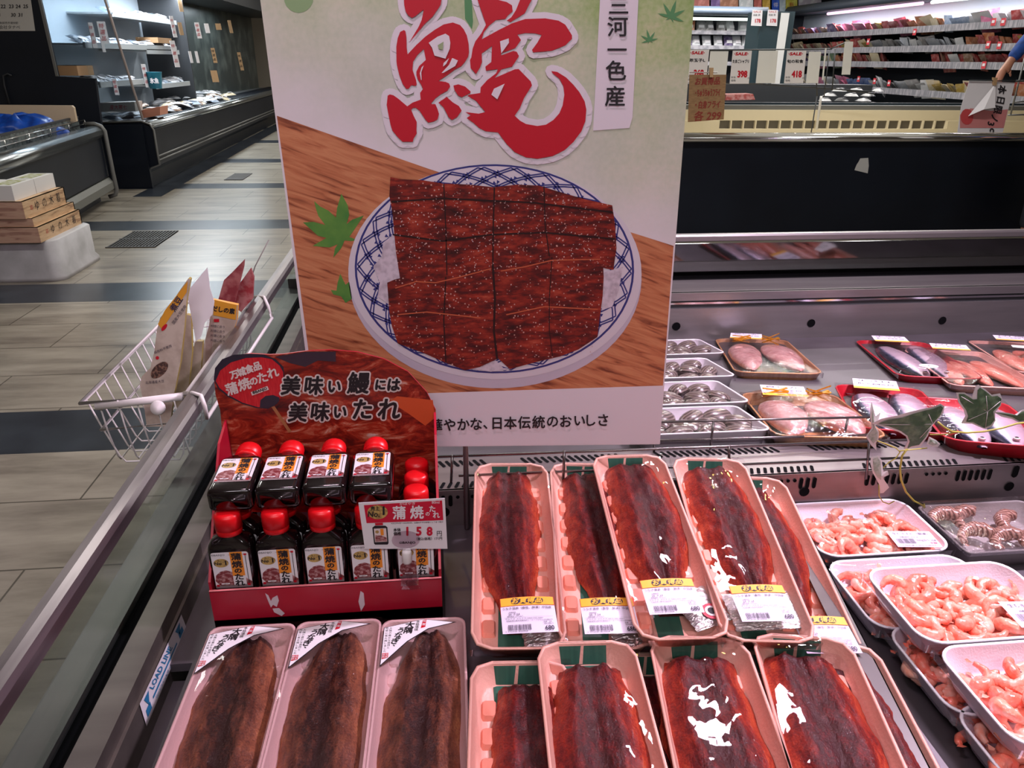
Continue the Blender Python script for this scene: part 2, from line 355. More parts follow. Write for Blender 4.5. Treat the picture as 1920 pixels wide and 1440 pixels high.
def stroke(mb, pts, wd, fn, m, closed=False, disc=True, up=False):
    """flat ribbon with round joints in a 2D frame; up: the frame's y points up"""
    n = len(pts); p0 = pts[0]; f0, f1, f2_ = Vector(fn(*p0)), Vector(fn(p0[0]+wd, p0[1])), Vector(fn(p0[0], p0[1]+wd))
    nn = (f1-f0).cross(f2_-f0).normalized()*(1 if up else -1)*5e-6; ci = 0
    for i in range(n if closed else n-1):
        a = Vector(pts[i]); b = Vector(pts[(i+1) % n]); d = b-a
        if d.length < 1e-6: continue
        ci += 1; d.normalize(); q = Vector((-d.y, d.x))*wd/2
        mb.add([Vector(fn(*v))+nn*ci for v in (a+q, b+q, b-q, a-q)], [(0, 1, 2, 3)], m)
    if disc:
        for p in pts:
            ci += 1; mb.add([Vector(fn(p[0]+wd/2*math.cos(k*math.pi/4), p[1]+wd/2*math.sin(k*math.pi/4)))+nn*ci for k in range(8)], [tuple(range(8))], m)
def ell(cx, cy, rx, ry, n=40, rot=0, a0=0, a1=2*math.pi):
    c, s = math.cos(rot), math.sin(rot); r = []
    full = abs(a1-a0-2*math.pi) < 1e-6
    for i in range(n if full else n+1):
        g = a0+(a1-a0)*i/n; x, y = rx*math.cos(g), ry*math.sin(g); r.append((cx+x*c-y*s, cy+x*s+y*c))
    return r
def pxfn(p0, n, eps=0.0):
    """picture point -> point on the plane through p0 with normal n (towards the viewer), raised by eps; y is flipped for letters by callers"""
    p0 = Vector(p0); n = Vector(n).normalized()
    return lambda x, y: onplane(x, y, p0+n*eps, n)
def pxt(fn): return lambda x, y: fn(x, -y)      # letter frame: y up
def localfn(T, z=0.0): return lambda x, y: T @ Vector((x, y, z))

# ================================================================== THE ROOM
b = MB()
cuts = [(2.79, 3.19), (4.86, 5.30), (7.07, 7.50), (9.45, 9.85), (11.9, 12.35), (14.75, 15.25), (17.6, 18.1), (20.6, 21.1)]
y0 = -3.5
for a, c in cuts:
    b.add([(-7, y0, 0), (9.5, y0, 0), (9.5, a, 0), (-7, a, 0)], [(0, 1, 2, 3)], FLOORM)
    b.add([(-7, a, 0), (9.5, a, 0), (9.5, c, 0), (-7, c, 0)], [(0, 1, 2, 3)], FLOORD); y0 = c
b.add([(-7, y0, 0), (9.5, y0, 0), (9.5, 25, 0), (-7, 25, 0)], [(0, 1, 2, 3)], FLOORM)
# dark slate border along the foot of the long chiller
b.add([(-3.33, 8.9, .0006), (-3.02, 8.9, .0006), (-3.3, 19, .0006), (-3.6, 19, .0006)], [(0, 1, 2, 3)], FLOORD)
obj('floor', b, kind='structure', T=Matrix.Identity(4))
WALLM = mat('painted_wall', (196, 186, 170), .7)
b = MB(); b.box((1.25, -3.5, 1.5), (16.5, .1, 3), WALLM); obj('wall_near', b, kind='structure')
b = MB(); b.box((1.25, 25, 1.5), (16.5, .1, 3), WALLM); obj('wall_far', b, kind='structure')
b = MB(); b.box((-7, 10.75, 1.5), (.1, 28.5, 3), WALLM); obj('wall_left', b, kind='structure')
b = MB(); b.box((9.5, 10.75, 1.5), (.1, 28.5, 3), WALLM); obj('wall_right', b, kind='structure')
b = MB(); b.box((1.25, 10.75, 3.05), (16.5, 28.5, .1), mat('ceiling_board', (205, 203, 198), .8)); obj('ceiling', b, kind='structure')
# floor grates
GR = mat('cast_grate', (70, 66, 62), .55, .4)
for i, q in enumerate((((198, 465), (290, 465), (333, 434), (245, 434)), ((420, 338), (455, 338), (468, 326), (433, 326)))):
    P = [atZ(x, y, 0) for x, y in q]; x0, x1, a, c = P[0].x, P[1].x, P[0].y, P[2].y
    b = MB(); b.bbox((x0, a, .0005), (x1, c, .003), HOLE)
    for k in range(15):
        x = x0+(x1-x0)*(k+.5)/15; b.bbox((x-.006, a, .003), (x+.006, c, .007), GR)
    for k in range(3): yy = a+(c-a)*k/2; b.bbox((x0, yy-.01, .003), (x1, yy+.01, .008), GR)
    obj('drain_grate', b, label=['larger dark cast drain grate in the floor beside the white bin', 'smaller dark drain grate further down the aisle floor'][i], cat='drain grate')

# ================================================================== FISH ISLAND (own case)
RZ = .952; BY = 2.17
LIPZ = atY(1500, 888, .98).z
isl = thing('refrigerated_island', 'stainless refrigerated fish island with a glass fence and chrome rail', 'display case', (1.0, 1.1, 0))
XR = 3.0; Y0 = .14; XL = -.43; GX = -.382
b = MB()
b.bbox((XL, Y0-.05, .08), (XL+.02, 2.25, .80), BLACKP); b.bbox((XL, Y0-.07, .08), (XR, Y0-.05, .74), BLACKP)
b.bbox((XL, 2.23, .08), (XR, 2.25, .80), BLACKP); b.bbox((XL+.05, Y0, 0), (XR, 2.18, .09), DARKGREY); b.bbox((XR, Y0-.07, .08), (XR+.02, 2.25, .80), BLACKP)
obj('body', b, isl)
b = MB()
b.bbox((XL, Y0-.05, .80), (GX-.008, 2.25, .822), DARKSTEEL); b.bbox((GX+.012, Y0-.05, .80), (-.340, 2.0, .822), LEDGE)
b.bbox((GX-.008, Y0, .80), (GX+.012, 2.2, .812), HOLE)
b.bbox((-.342, Y0, .70), (-.336, 2.0, .80), LEDGE)
b.bbox((-.34, 1.985, .822), (XR, 2.12, .845), STEEL); b.bbox((-.34, 2.12, .80), (XR, 2.2, .835), HOLE); b.bbox((-.43, 2.2, .80), (XR, 2.25, .85), DARKSTEEL)
b.bbox((-.34, 1.99, .80), (XR, 1.998, .845), DARKGREY); b.bbox((-.34, 1.983, .812), (XR, 1.99, .818), CHROME)
b.bbox((-.34, 1.98, .66), (XR, 1.99, .80), STEEL)
for x, y in ((1521, 606), (1767, 601), (1268, 612)):
    p = atY(x, y, 1.979); b.poly([(p.x+.0125*math.cos(k*.524), 1.9785, p.z+.0125*math.sin(k*.524)) for k in range(12)], HOLE)
obj('steel_trim', b, isl, label='brushed steel ledges and inner walls')
b = MB()
b.bbox((0, Y0, .76), (.51, .985, .785), DECKM); b.bbox((-.306, Y0, .74), (0, .735, .778), DECKM); b.bbox((-.336, Y0, .735), (-.306, .735, .745), DECKM); b.bbox((-.34, .735, .76), (0, .985, .772), DECKM)
b.bbox((.40, Y0, .735), (XR, .985, .757), DECKM)
b.add([(-.34, 1.075, LIPZ-.012), (XR, 1.075, LIPZ-.012), (XR, 1.99, .70), (-.34, 1.99, .70)], [(0, 1, 2, 3)], DECKM)
obj('deck', b, isl)
b = MB()   # ridge with air slots
RW = mat('ridge_steel', (134, 126, 126), .38, .65, noise=(5, (112, 102, 104), (1, 6, 6), .35, .7, 4))
b.bbox((-.34, .98, .735), (XR, .984, LIPZ), RW); b.bbox((-.34, .979, LIPZ-.004), (XR, 1.078, LIPZ), RW)
def slot(b, x, yz, L, wd, fr, sl=0.0):
    pts = []
    for k in range(5): g = math.pi*k/4; pts.append((x+wd/2*math.cos(g)+sl, L/2+wd/2*math.sin(g)))
    for k in range(5): g = math.pi+math.pi*k/4; pts.append((x+wd/2*math.cos(g)-sl, -L/2+wd/2*math.sin(g)))
    if fr == 'f': b.poly([(px, .9785, yz+pz) for px, pz in pts], HOLE)
    else: b.poly([(px, yz+pz, LIPZ+.0008) for px, pz in pts], HOLE)
x = -.30; step = .0112; k = 0
while x < 1.25:
    g = k % 44; near = LIPZ-.018
    if g < 7: slot(b, x, near, .014, .0062, 'f')
    elif 9 <= g < 13: slot(b, x, near+.006, .0004, .0058, 'f')
    elif 14 <= g < 20: slot(b, x, near, .014, .0062, 'f')
    elif g == 23: slot(b, x, near+.003, .012, .011, 'f')
    elif 26 <= g < 29: slot(b, x, near, .014, .0062, 'f')
    elif 29 <= g < 34: slot(b, x, near+.006, .0004, .0058, 'f')
    elif 34 <= g < 37: slot(b, x, near, .014, .0062, 'f')
    if g % 22 < 15: slot(b, x, .994, .012, .0055, 't', .002)
    if (g+9) % 24 < 19: slot(b, x, 1.060, .014, .0058, 't', -.0035)
    x += step; k += 1
for px_, py_ in ((1508, 922), (1892, 912), (833, 960)):
    p = atY(px_, py_, .979); b.poly([(p.x+.0085*math.cos(k*.524), .9783, p.z+.0085*math.sin(k*.524)) for k in range(12)], HOLE)
obj('vent_ridge', b, isl, label='perforated steel ridge between the two decks')
for g in ('side', 'back'):
    b = MB()
    if g == 'side': b.bbox((GX-.002, Y0, .81), (GX+.004, BY, RZ-.008), CLEARG)
    else: b.bbox((GX, BY-.003, .82), (XR, BY+.003, RZ-.008), film('smoked_glass', .16, 4, .01, (120, 124, 124)))
    obj('glass_panel', b, isl, label=None if g == 'side' else 'smoky reflecting glass strip at the back')
def rail(b, p, q, w_, h_, m):
    p, q = Vector(p), Vector(q); t = (q-p).normalized(); s = Vector((t.y, -t.x, 0)); u = Vector((0, 0, 1)); R_ = []
    prof = [(-.5, -.4), (-.5, .2), (-.36, .44), (0, .5), (.36, .44), (.5, .2), (.5, -.4), (.4, -.5), (-.4, -.5)]
    for c in (p, q): R_.append([c+s*(a*w_)+u*(d*h_) for a, d in prof])
    b.loft(R_, m, smooth=False)
b = MB(); rail(b, (GX, Y0-.03, RZ), (GX, BY+.014, RZ), .028, .024, mat('worn_rail_steel', (132, 124, 126), .3, .8, noise=(6, (104, 96, 100), (9, 1, 9), .35, .7, 4))); obj('top_rail', b, isl)
zb = atY(1500, 442, BY).z
b = MB(); rail(b, (GX, BY, zb), (XR, BY, zb), .026, .022, STEEL); obj('top_rail', b, isl)
# load line sticker on the inner side wall
b = MB(); fn = pxfn((-.3355, .7, .79), (1, 0, 0), .0006); f2 = pxfn((-.3355, .7, .79), (1, 0, 0), .0011)
b.poly([fn(*p) for p in ((340, 1152), (351, 1180), (275, 1362), (262, 1320))], PAPER)
BLU = mat('load_line_blue', (40, 120, 165), .5)
def qd(a, t0, t1, s0, s1):
    A, B_, C_, D_ = [Vector(v) for v in ((262, 1320), (340, 1152), (351, 1180), (275, 1362))]
    def P(t, s): return (A.lerp(B_, t)).lerp(D_.lerp(C_, t), s)
    return [f2(*P(t0, s0)), f2(*P(t1, s0)), f2(*P(t1, s1)), f2(*P(t0, s1))]
b.poly(qd(0, .06, .16, .55, .85), BLU); b.poly(qd(0, .22, .80, .60, .70), BLU); b.poly(qd(0, .86, .95, .45, .75), BLU)
for t in (.13, .88):
    q = qd(0, t-.05, t+.06, .15, .62); b.poly([q[0], q[1], (q[2]+q[3])/2], BLU)
ang = math.atan2(168, 78)
put(b, 'LOAD LINE', pxt(f2), 302, -1252, 11, BLU, rot=ang, fit=86, bold=.4)
put(b, 'ロードラインを守ってください', pxt(f2), 314, -1262, 4.5, BLU, rot=ang, fit=100)
obj('load_line_sticker', b, isl, label='white sticker reading LOAD LINE in blue')
# divider between eel deck and shrimp deck
b = MB(); zt = .83
q = [atZ(x, y, zt) for x, y in ((1440, 925), (1480, 925), (1770, 1490), (1715, 1490))]
b.slab(q, (0, 0, -.0015), DARKSTEEL)
dv = Vector((0, 0, zt-.757)); b.slab([q[1], q[2], q[2]-dv, q[1]-dv], (-.0015, 0, 0), DARKSTEEL)
obj('deck_divider', b, isl, label='bent steel divider plate')
# wire fences on the ridge
WIREM = mat('fence_wire', (128, 122, 122), .25, .85)
def wire_fence(nm, wires, posts, Y, label, r=.0020):
    t = thing(nm, label, 'wire fence', (atY(*posts[0][0], Y).x, Y, LIPZ)); b = MB()
    for a, c in wires: b.tube([atY(*a, Y), atY(*c, Y)], r, WIREM, 6)
    obj('wire', b, t)
    for a, c in posts: b = MB(); b.tube([atY(*a, Y), atY(*c, Y)], r*1.1, WIREM, 6); obj('upright', b, t)
wire_fence('wire_fence', [((1200, 792), (1635, 782)), ((1200, 827), (1635, 815))], [((1338, 789), (1331, 848)), ((1590, 783), (1578, 840)), ((1228, 792), (1226, 850))], 1.07, 'low chrome wire fence in front of the white clam trays')
wire_fence('wire_fence', [((800, 857), (1700, 825)), ((860, 892), (1705, 858))], [((848, 853), (846, 905)), ((1058, 845), (1056, 900)), ((1367, 835), (1367, 872)), ((1630, 827), (1624, 898))], .972, 'long chrome wire fence along the steel ridge behind the eel trays')

# ================================================================== POSTER
PY = .962
tl, tr_, br_, bl = [atY(x, y, PY) for x, y in ((488, 0), (1302, 0), (1237, 833), (596, 840))]
lt = (tl-bl)/(tl.z-bl.z); rt = (tr_-br_)/(tr_.z-br_.z); TOPZ = bl.z+.728
c0 = bl; c1 = br_; c2 = br_+rt*(TOPZ-br_.z); c3 = bl+lt*(TOPZ-bl.z)
post = thing('poster', 'large grilled eel poster with red brush lettering and a rice bowl picture', 'poster', ((bl.x+br_.x)/2, PY, bl.z))
b = MB(); b.slab([c0, c1, c2, c3], (0, .0012, 0), POSTERBG, PAPER)
N_ = (0, -1, 0)
def lay(k): return pxfn((0, PY, 1), N_, .00025*k)
L1, L2, L3_, L4, L5, L6, L7 = [lay(k) for k in range(1, 8)]
PW = mat('poster_white', (224, 216, 226), .42)
b.poly([L1(*p) for p in ((519, 217), (805, 317), (1000, 380), (1197, 440), (1263, 461), (1243, 723), (590, 744))], POSTWOOD)
b.poly([L1(*p) for p in ((590, 744), (1243, 723), (1237.5, 832), (597, 839))], PW)
# pale washes and bamboo in the green
GRN1 = mat('printed_green', (84, 140, 92), .45); GRN2 = mat('printed_leaf_green', (70, 128, 58), .45, noise=(30, (104, 150, 66), ONE, .35, .65, 3)); GRN3 = mat('printed_pale_green', (150, 166, 128), .45)
b.poly([L1(*p) for p in ((870, -20), (883, -20), (887, 40), (885, 55), (872, 35))], GRN1)
b.poly([L1(*p) for p in ell(560, -6, 28, 30, 20)], GRN1 if 0 else mat('printed_soft_green', (136, 166, 120), .45))
def maple(b, cx, cy, s, rot, m, fn, lobes=7):
    pts = []
    for i in range(lobes):
        a = rot+(i-(lobes-1)/2)*math.radians(46); ln = s*(1-.12*abs(i-(lobes-1)/2))*(.55 if i in (0, lobes-1) else 1)
        for t, wd in ((.30, -.40), (.60, -.17), (1.0, 0), (.60, .17), (.30, .40)):
            g = a+wd*(1 if t < .5 else .9); pts.append((cx+ln*t*math.sin(g), cy-ln*t*math.cos(g)))
    b.poly([fn(*p) for p in pts], m)
LG = [(568, 417), (588, 416), (610, 422), (597, 405), (592, 390), (589, 377), (600, 387), (616, 395), (630, 408), (632, 390), (640, 363), (652, 385), (655, 402), (650, 420), (660, 412), (682, 404), (668, 425), (655, 444), (670, 450), (660, 452), (646, 451), (640, 465), (625, 483), (628, 466), (633, 458), (618, 464), (586, 461), (612, 446), (596, 442)]
b.poly([L2(*p) for p in LG], GRN2)
b.poly([L2(*p) for p in ((622, 544), (631, 545), (633, 530), (638, 513), (644, 526), (648, 534), (655, 528), (660, 560), (648, 568), (640, 556), (625, 552), (620, 543))], GRN2)
maple(b, 1258, 32, 34, .3, GRN1, L2); maple(b, 1218, 76, 22, -.25, GRN1, L2)
# bowl
BOWLO = mat('printed_bowl_side', (196, 186, 204), .42); BLUEP = mat('printed_cobalt', (52, 54, 124), .42); RIMW = mat('printed_porcelain', (214, 206, 218), .42)
b.poly([L2(*p) for p in ell(928, 519, 275, 209, 64, .02)], BOWLO)
b.poly([L3_(*p) for p in ell(928, 510, 275, 201, 64, .02)], RIMW)
b.poly([L4(*p) for p in ell(927, 504, 262, 196, 64, .02)], BLUEP)
b.poly([L5(*p) for p in ell(927, 504, 258, 192.5, 64, .02)], RIMW)
cx, cy = 927, 504
for k in range(26):
    for sgn in (1, -1):
        for dlt in (0, .045):
            g0 = 2*math.pi*k/26+dlt; pl = []
            for t in np.linspace(0, 1, 7): g = g0+sgn*t*.55; rr = 1-.30*t; pl.append((cx+257*rr*math.cos(g), cy+191*rr*math.sin(g)))
            stroke(b, pl, 2.5, L6, BLUEP, disc=False)
    for rr, of in ((.93, .14), (.83, .14), (.88, .04)):
        g = 2*math.pi*k/26+of; x, y = cx+257*rr*math.cos(g), cy+191*rr*math.sin(g)
        for h in range(4): q = h*math.pi/2+.5; b.poly([L6(x, y), L6(x+8*math.cos(q-.4), y+8*math.sin(q-.4)), L6(x+8*math.cos(q+.4), y+8*math.sin(q+.4))], BLUEP)
b.poly([L6(*p) for p in ell(cx, cy+3, 186, 142, 48)], mat('printed_broth', (70, 34, 40), .42))
RICE = mat('printed_rice', (212, 200, 214), .42, noise=(120, (176, 164, 178), ONE, .4, .7, 3))
b.poly([L7(*p) for p in ((738, 440), (718, 455), (716, 480), (700, 500), (712, 530), (708, 556), (728, 570), (760, 600), (770, 450))], RICE)
b.poly([L7(*p) for p in ((1130, 512), (1150, 505), (1168, 500), (1160, 545), (1148, 575), (1128, 582))], RICE)
b.poly([L7(*p) for p in ((880, 692), (884, 684), (930, 676), (944, 690), (960, 692), (920, 697))], RICE)
def lay2(k): return pxfn((0, PY, 1), N_, .00175+.0003*k)
E1, E2, E3, E4, E5 = [lay2(k) for k in range(1, 6)]
b.poly([E1(*p) for p in ((732, 332), (752, 336), (793, 338), (830, 344), (880, 346), (925, 351), (970, 346), (1010, 348), (1050, 360), (1095, 373), (1148, 385), (1153, 420), (1156, 465), (1150, 506), (1120, 500), (1130, 482), (1035, 482), (930, 510), (817, 530), (750, 522), (742, 470), (736, 400), (730, 367))], EELPRINT)
EELP2 = custom('printed_glazed_eel_front', sesame)
b.poly([E2(*p) for p in ((726, 530), (740, 524), (780, 515), (817, 524), (860, 512), (926, 498), (927, 515), (936, 500), (985, 494), (1035, 482), (1080, 479), (1130, 480), (1132, 520), (1130, 555), (1124, 600), (1120, 632), (1085, 655), (1051, 668), (1000, 680), (956, 692), (934, 672), (900, 688), (872, 694), (838, 681), (790, 660), (746, 644), (735, 612), (730, 585))], EELP2)
SEAM = mat('printed_dark_seam', (38, 12, 16), .42); GLZ = mat('printed_eel_highlight', (190, 92, 62), .42)
for pl, wd in (([(927, 352), (925, 420), (924, 498)], 2.5), ([(832, 345), (836, 430), (838, 515)], 2), ([(1020, 350), (1022, 420), (1030, 480)], 2), ([(924, 498), (928, 560), (926, 620), (932, 672)], 4),
               ([(836, 520), (832, 600), (836, 678)], 2.4), ([(1035, 482), (1030, 560), (1030, 620), (1036, 668)], 1.6), ([(738, 440), (830, 452), (920, 440), (1020, 436), (1152, 448)], 3), ([(735, 378), (830, 372), (1000, 380), (1148, 398)], 3)):
    stroke(b, pl, wd, E3, SEAM)
for pl in ([(742, 540), (780, 528), (817, 530), (860, 520), (920, 504)], [(940, 508), (985, 500), (1035, 488), (1125, 486)], [(746, 590), (800, 585), (900, 596)], [(950, 590), (1020, 575), (1120, 580)]):
    stroke(b, pl, 2.2, E3, GLZ)
rs = random.Random(3); SES = mat('printed_sesame', (206, 176, 176), .42)
for i in range(420):
    x = rs.uniform(738, 1148); y = rs.uniform(352, 668) if rs.random() < .35 else rs.gauss(0, 9)+rs.choice((382, 408, 440, 470, 498))
    if y < 352 or y > 668: continue
    if y > 520 and not (740 < x < 1120): continue
    g = rs.uniform(0, 3.1); a = rs.uniform(.7, 1.5)
    b.poly([E4(x+a*1.4*math.cos(g), y+a*1.4*math.sin(g)), E4(x-a*.7*math.sin(g), y+a*.7*math.cos(g)), E4(x-a*1.4*math.cos(g), y-a*1.4*math.sin(g)), E4(x+a*.7*math.sin(g), y-a*.7*math.cos(g))], SES)
# brush character
def cA(p): return (700+p[0]/8.727, p[1]/8.727)
def cB(p): return (860+p[0]/8., p[1]/8.)
def cC(p): return (700+p[0]/8.727, 130+p[1]/8.727)
def cD(p): return (880+p[0]/8., 130+p[1]/8.)
R1 = [cA(p) for p in ((500, -300), (500, 0), (505, 80), (530, 190), (570, 250), (630, 292), (680, 270), (820, 155), (820, 190), (790, 330), (740, 440), (590, 690), (720, 540), (830, 400), (970, 270), (1040, 170), (1100, 80), (1115, 0), (1115, -300))]
R2 = [cA(p) for p in ((500, 492), (525, 510), (540, 600), (545, 780), (560, 890), (700, 740), (850, 600), (1000, 490), (1150, 400), (1300, 368), (1420, 410), (1480, 480), (1530, 580), (1560, 720), (1565, 860), (1550, 930), (1500, 1010), (1440, 1080), (1330, 1140), (1250, 1200), (1130, 1280), (1065, 1325))]
R2 += [cC(p) for p in ((1180, 205), (1240, 230), (1258, 280), (1210, 350), (1100, 410), (1020, 470), (945, 555), (960, 570), (1015, 568), (1050, 650), (1075, 730), (1050, 820), (980, 855), (900, 872), (850, 820), (760, 680), (700, 630), (650, 630), (618, 660), (660, 760), (710, 860), (705, 1000), (710, 1050), (660, 1130), (645, 1185), (480, 1185), (400, 1110), (310, 1000), (280, 900), (240, 700), (218, 580), (235, 430), (270, 410), (330, 425), (420, 490), (555, 605), (640, 545), (775, 495), (765, 385), (812, 320), (780, 250), (725, 160))]
R2 += [cA(p) for p in ((705, 1230), (705, 1170), (750, 1080), (860, 980), (825, 800), (720, 900), (650, 1010), (640, 1140))]
R2 += [cC(p) for p in ((700, 180), (710, 250), (690, 270), (620, 260), (580, 315), (540, 320), (480, 240), (420, 80))]
R2 += [cA(p) for p in ((385, 1060), (378, 1000), (376, 760), (400, 620), (440, 520))]
R3 = [cC(p) for p in ((1310, 265), (1390, 245), (1500, 280), (1590, 360), (1590, 385), (1450, 455), (1390, 430), (1330, 340))]
R3b = [cC(p) for p in ((1065, 545), (1200, 450), (1300, 540), (1400, 600), (1445, 675), (1370, 780), (1285, 828), (1230, 780), (1150, 620))]
R4 = [cB(p) for p in ((285, -300), (285, 0), (410, 370), (340, 500), (250, 620), (210, 730), (190, 860), (170, 900), (180, 1020), (260, 1110), (320, 1010), (350, 930), (345, 800), (500, 690), (490, 930), (400, 1000), (410, 1060), (590, 1035), (560, 1100), (430, 1200), (330, 1310))]
R4 += [cD(p) for p in ((165, 355), (0, 380), (-30, 395), (100, 470), (240, 640), (140, 665), (-60, 640), (20, 690), (-40, 730), (60, 800), (150, 880), (250, 930), (430, 945), (560, 1120), (680, 1240), (850, 1320), (1020, 1340), (1250, 1300), (1430, 1210), (1560, 1090), (1680, 930), (1740, 780), (1755, 600), (1730, 480), (1650, 340), (1560, 230), (1450, 120), (1320, 40), (1230, 25), (1250, 60), (1350, 140), (1410, 250), (1425, 380), (1400, 540), (1350, 660), (1260, 760), (1150, 830), (1020, 850), (850, 820), (760, 770), (680, 695), (760, 580), (820, 430), (940, 240), (920, 180))]
R4 += [cB(p) for p in ((900, 1035), (840, 1040), (540, 1170), (640, 1040), (800, 1000), (905, 840), (870, 775), (820, 765), (640, 830), (640, 800), (850, 720), (935, 600), (880, 520), (1000, 495), (1150, 500), (1245, 525), (1180, 640), (1100, 750), (1120, 785), (1400, 760), (1600, 680), (1700, 580), (1700, 530), (1600, 370), (1500, 310), (1300, 275), (1000, 285), (800, 350), (600, 450), (345, 590), (380, 480), (460, 380), (560, 300), (700, 285), (740, 230), (810, 170), (800, 80), (720, 30), (600, 0), (600, -300))]
R5 = [cB(p) for p in ((920, -300), (920, 0), (860, 150), (790, 260), (720, 310), (780, 330), (860, 280), (990, 200), (1060, 60), (1095, 0), (1100, -300))]
H = [[cA(p) for p in ((905, 700), (1050, 600), (1180, 550), (1240, 590), (1260, 700), (1250, 800), (1180, 960), (1000, 910), (960, 780))],
     [cB(p) for p in ((620, 620), (750, 575), (755, 640), (640, 800))], [cD(p) for p in ((330, 380), (370, 290), (530, 215), (420, 450))],
     [cA(p) for p in ((1140, 1090), (1150, 1030), (1240, 950), (1190, 1050))], [cA(p) for p in ((1115, 1195), (1240, 1060), (1290, 950), (1320, 960), (1385, 990), (1340, 1080), (1150, 1190))],
     [cA(p) for p in ((780, 1310), (760, 1200), (790, 1100), (825, 1070), (785, 1180), (790, 1310))]]
K = lambda i: pxfn((0, PY, 1), N_, .0002+.0014*i-(.0006 if i == 1 else 0))
for r in (R1, R2, R3, R3b, R4, R5): stroke(b, r, 23.5, K(1), PW, closed=True)
for r in (R1, R2, R3, R3b, R4, R5): b.poly([K(2)(*p) for p in r], REDINK)
for h in H: b.poly([K(3)(*p) for p in h], PW)
b.poly([K(4)(*cA(p)) for p in ((1053, 740), (1150, 680), (1135, 815), (1070, 800))], GRN3)
# vertical banner and captions
b.poly([K(1)(*p) for p in ((1126, -60), (1198, -60), (1197, 0), (1186, 220), (1180, 240), (1112, 245), (1125, 0))], PW)
for ch, x, y in (('三', 1160, 10), ('河', 1158, 50), ('一', 1157, 93), ('色', 1155, 132), ('産', 1153, 180)): put(b, ch, pxt(K(2)), x, -y, 40 if ch != '一' else 38, INK, bold=.7)
for i, (ch, x) in enumerate(zip('華やかな、日本伝統のおいしさ', (818, 843, 869, 893, 910, 932, 957, 983, 1010, 1036, 1061, 1087, 1108, 1131))):
    y = 796.5-(x-843)*.031+(6 if ch == '、' else 0); put(b, ch, pxt(K(2)), x, -y, 25 if ch not in 'いし、' else 24, INK, bold=.55)
obj('printed_sheet', b, post)
b = MB(); p = atY(873, 836, .968); b.tube([(p.x, .9685, .787), (p.x, .9685, TOPZ)], .0042, mat('grey_pole', (150, 148, 150), .4, .4), 10)
b.box((p.x, .9675, bl.z+.35), (.10, .004, .02), DARKGREY)
obj('pole', b, post, label='thin grey pole holding the poster')

# ================================================================== TRAYS
def rr(w_, l_, r, n, z, cx=0, cy=0):
    pts = []
    for (sx, sy, a0) in ((1, 1, 0), (-1, 1, 90), (-1, -1, 180), (1, -1, 270)):
        for k in range(n+1):
            g = math.radians(a0+90*k/n); pts.append((cx+sx*(w_/2-r)+r*math.cos(g), cy+sy*(l_/2-r)+r*math.sin(g), z))
    return pts
def tray_shell(b, W, L, h, fl, r, n, m, t=.0025, lip=.003, smooth=True):
    R_ = [rr(W-2*fl, L-2*fl, r*.8, n, 0), rr(W-lip, L-lip, r, n, h-.003), rr(W, L, r, n, h-.002), rr(W-.001, L-.001, r, n, h), rr(W-2*lip, L-2*lip, r*.95, n, h), rr(W-2*lip-.001, L-2*lip-.001, r*.93, n, h-.002),
          rr(W-2*fl-2*t, L-2*fl-2*t, r*.75, n, t+.002), rr(W-2*fl-2*t-.004, L-2*fl-2*t-.004, r*.7, n, t)]
    b.loft(R_, m, smooth=smooth)
PINKFOAM = mat('peach_foam', (242, 186, 168), .42, noise=(14, (238, 176, 158), ONE, .35, .65, 3), bump=(300, .15, ONE))
PINKBLOCK = mat('peach_foam_rib', (236, 150, 128), .4)
WFOAM = mat('white_foam', (238, 234, 244), .45, bump=(400, .15, ONE))
PALEFOAM = mat('pale_pink_foam', (226, 186, 184), .45, bump=(400, .15, ONE))
GREENPR = mat('green_leaf_print', (44, 92, 76), .35, noise=(8, (52, 104, 86), (30, .5, 1), .35, .65, 2))
WRED = mat('red_foam', (196, 30, 46), .35, noise=(20, (178, 24, 40), ONE, .35, .65, 3))
EW, EL, EH = .111, .350, .026
def eel_tray_parts(root, seed):
    b = MB(); tray_shell(b, EW, EL, EH, .010, .024, 2, PINKFOAM, smooth=True)
    for sx in (-1, 1):
        for k in range(8):
            y = -.126+k*.036; x = sx*.0345; z = .0026
            top = rr(.013, .020, .003, 2, z+.005, x, y); bot = rr(.017, .026, .003, 2, z, x, y)
            b.loft([bot, top], PINKBLOCK, cap0=False, smooth=False)
    # green bamboo-leaf print running down the tray
    z = .0031; yb = EL/2-.0135
    b.add([(-.030, EL/2-.0022, EH+.0004), (.024, EL/2-.0022, EH+.0004), (.024, EL/2-.0135, .0042), (-.030, EL/2-.0135, .0042)], [(3, 2, 1, 0)], GREENPR)
    b.add([(-.030, yb-.001, z), (.024, yb-.001, z), (.020, yb-.09, z), (.006, -yb, z), (-.024, -yb, z), (-.020, 0, z)], [(5, 4, 3, 2, 1, 0)], GREENPR)
    b.add([(-.024, -EL/2+.0022, EH+.0004), (.036, -EL/2+.0022, EH+.0004), (.036, -EL/2+.0135, .0042), (-.024, -EL/2+.0135, .0042)], [(0, 1, 2, 3)], GREENPR)
    b.add([(-.004, EL/2-.0020, EH+.0007), (-.001, EL/2-.0020, EH+.0007), (-.003, EL/2-.0135, .0046), (-.007, EL/2-.0135, .0046)], [(3, 2, 1, 0)], PINKFOAM)
    obj('foam_body', b, root, local=True)
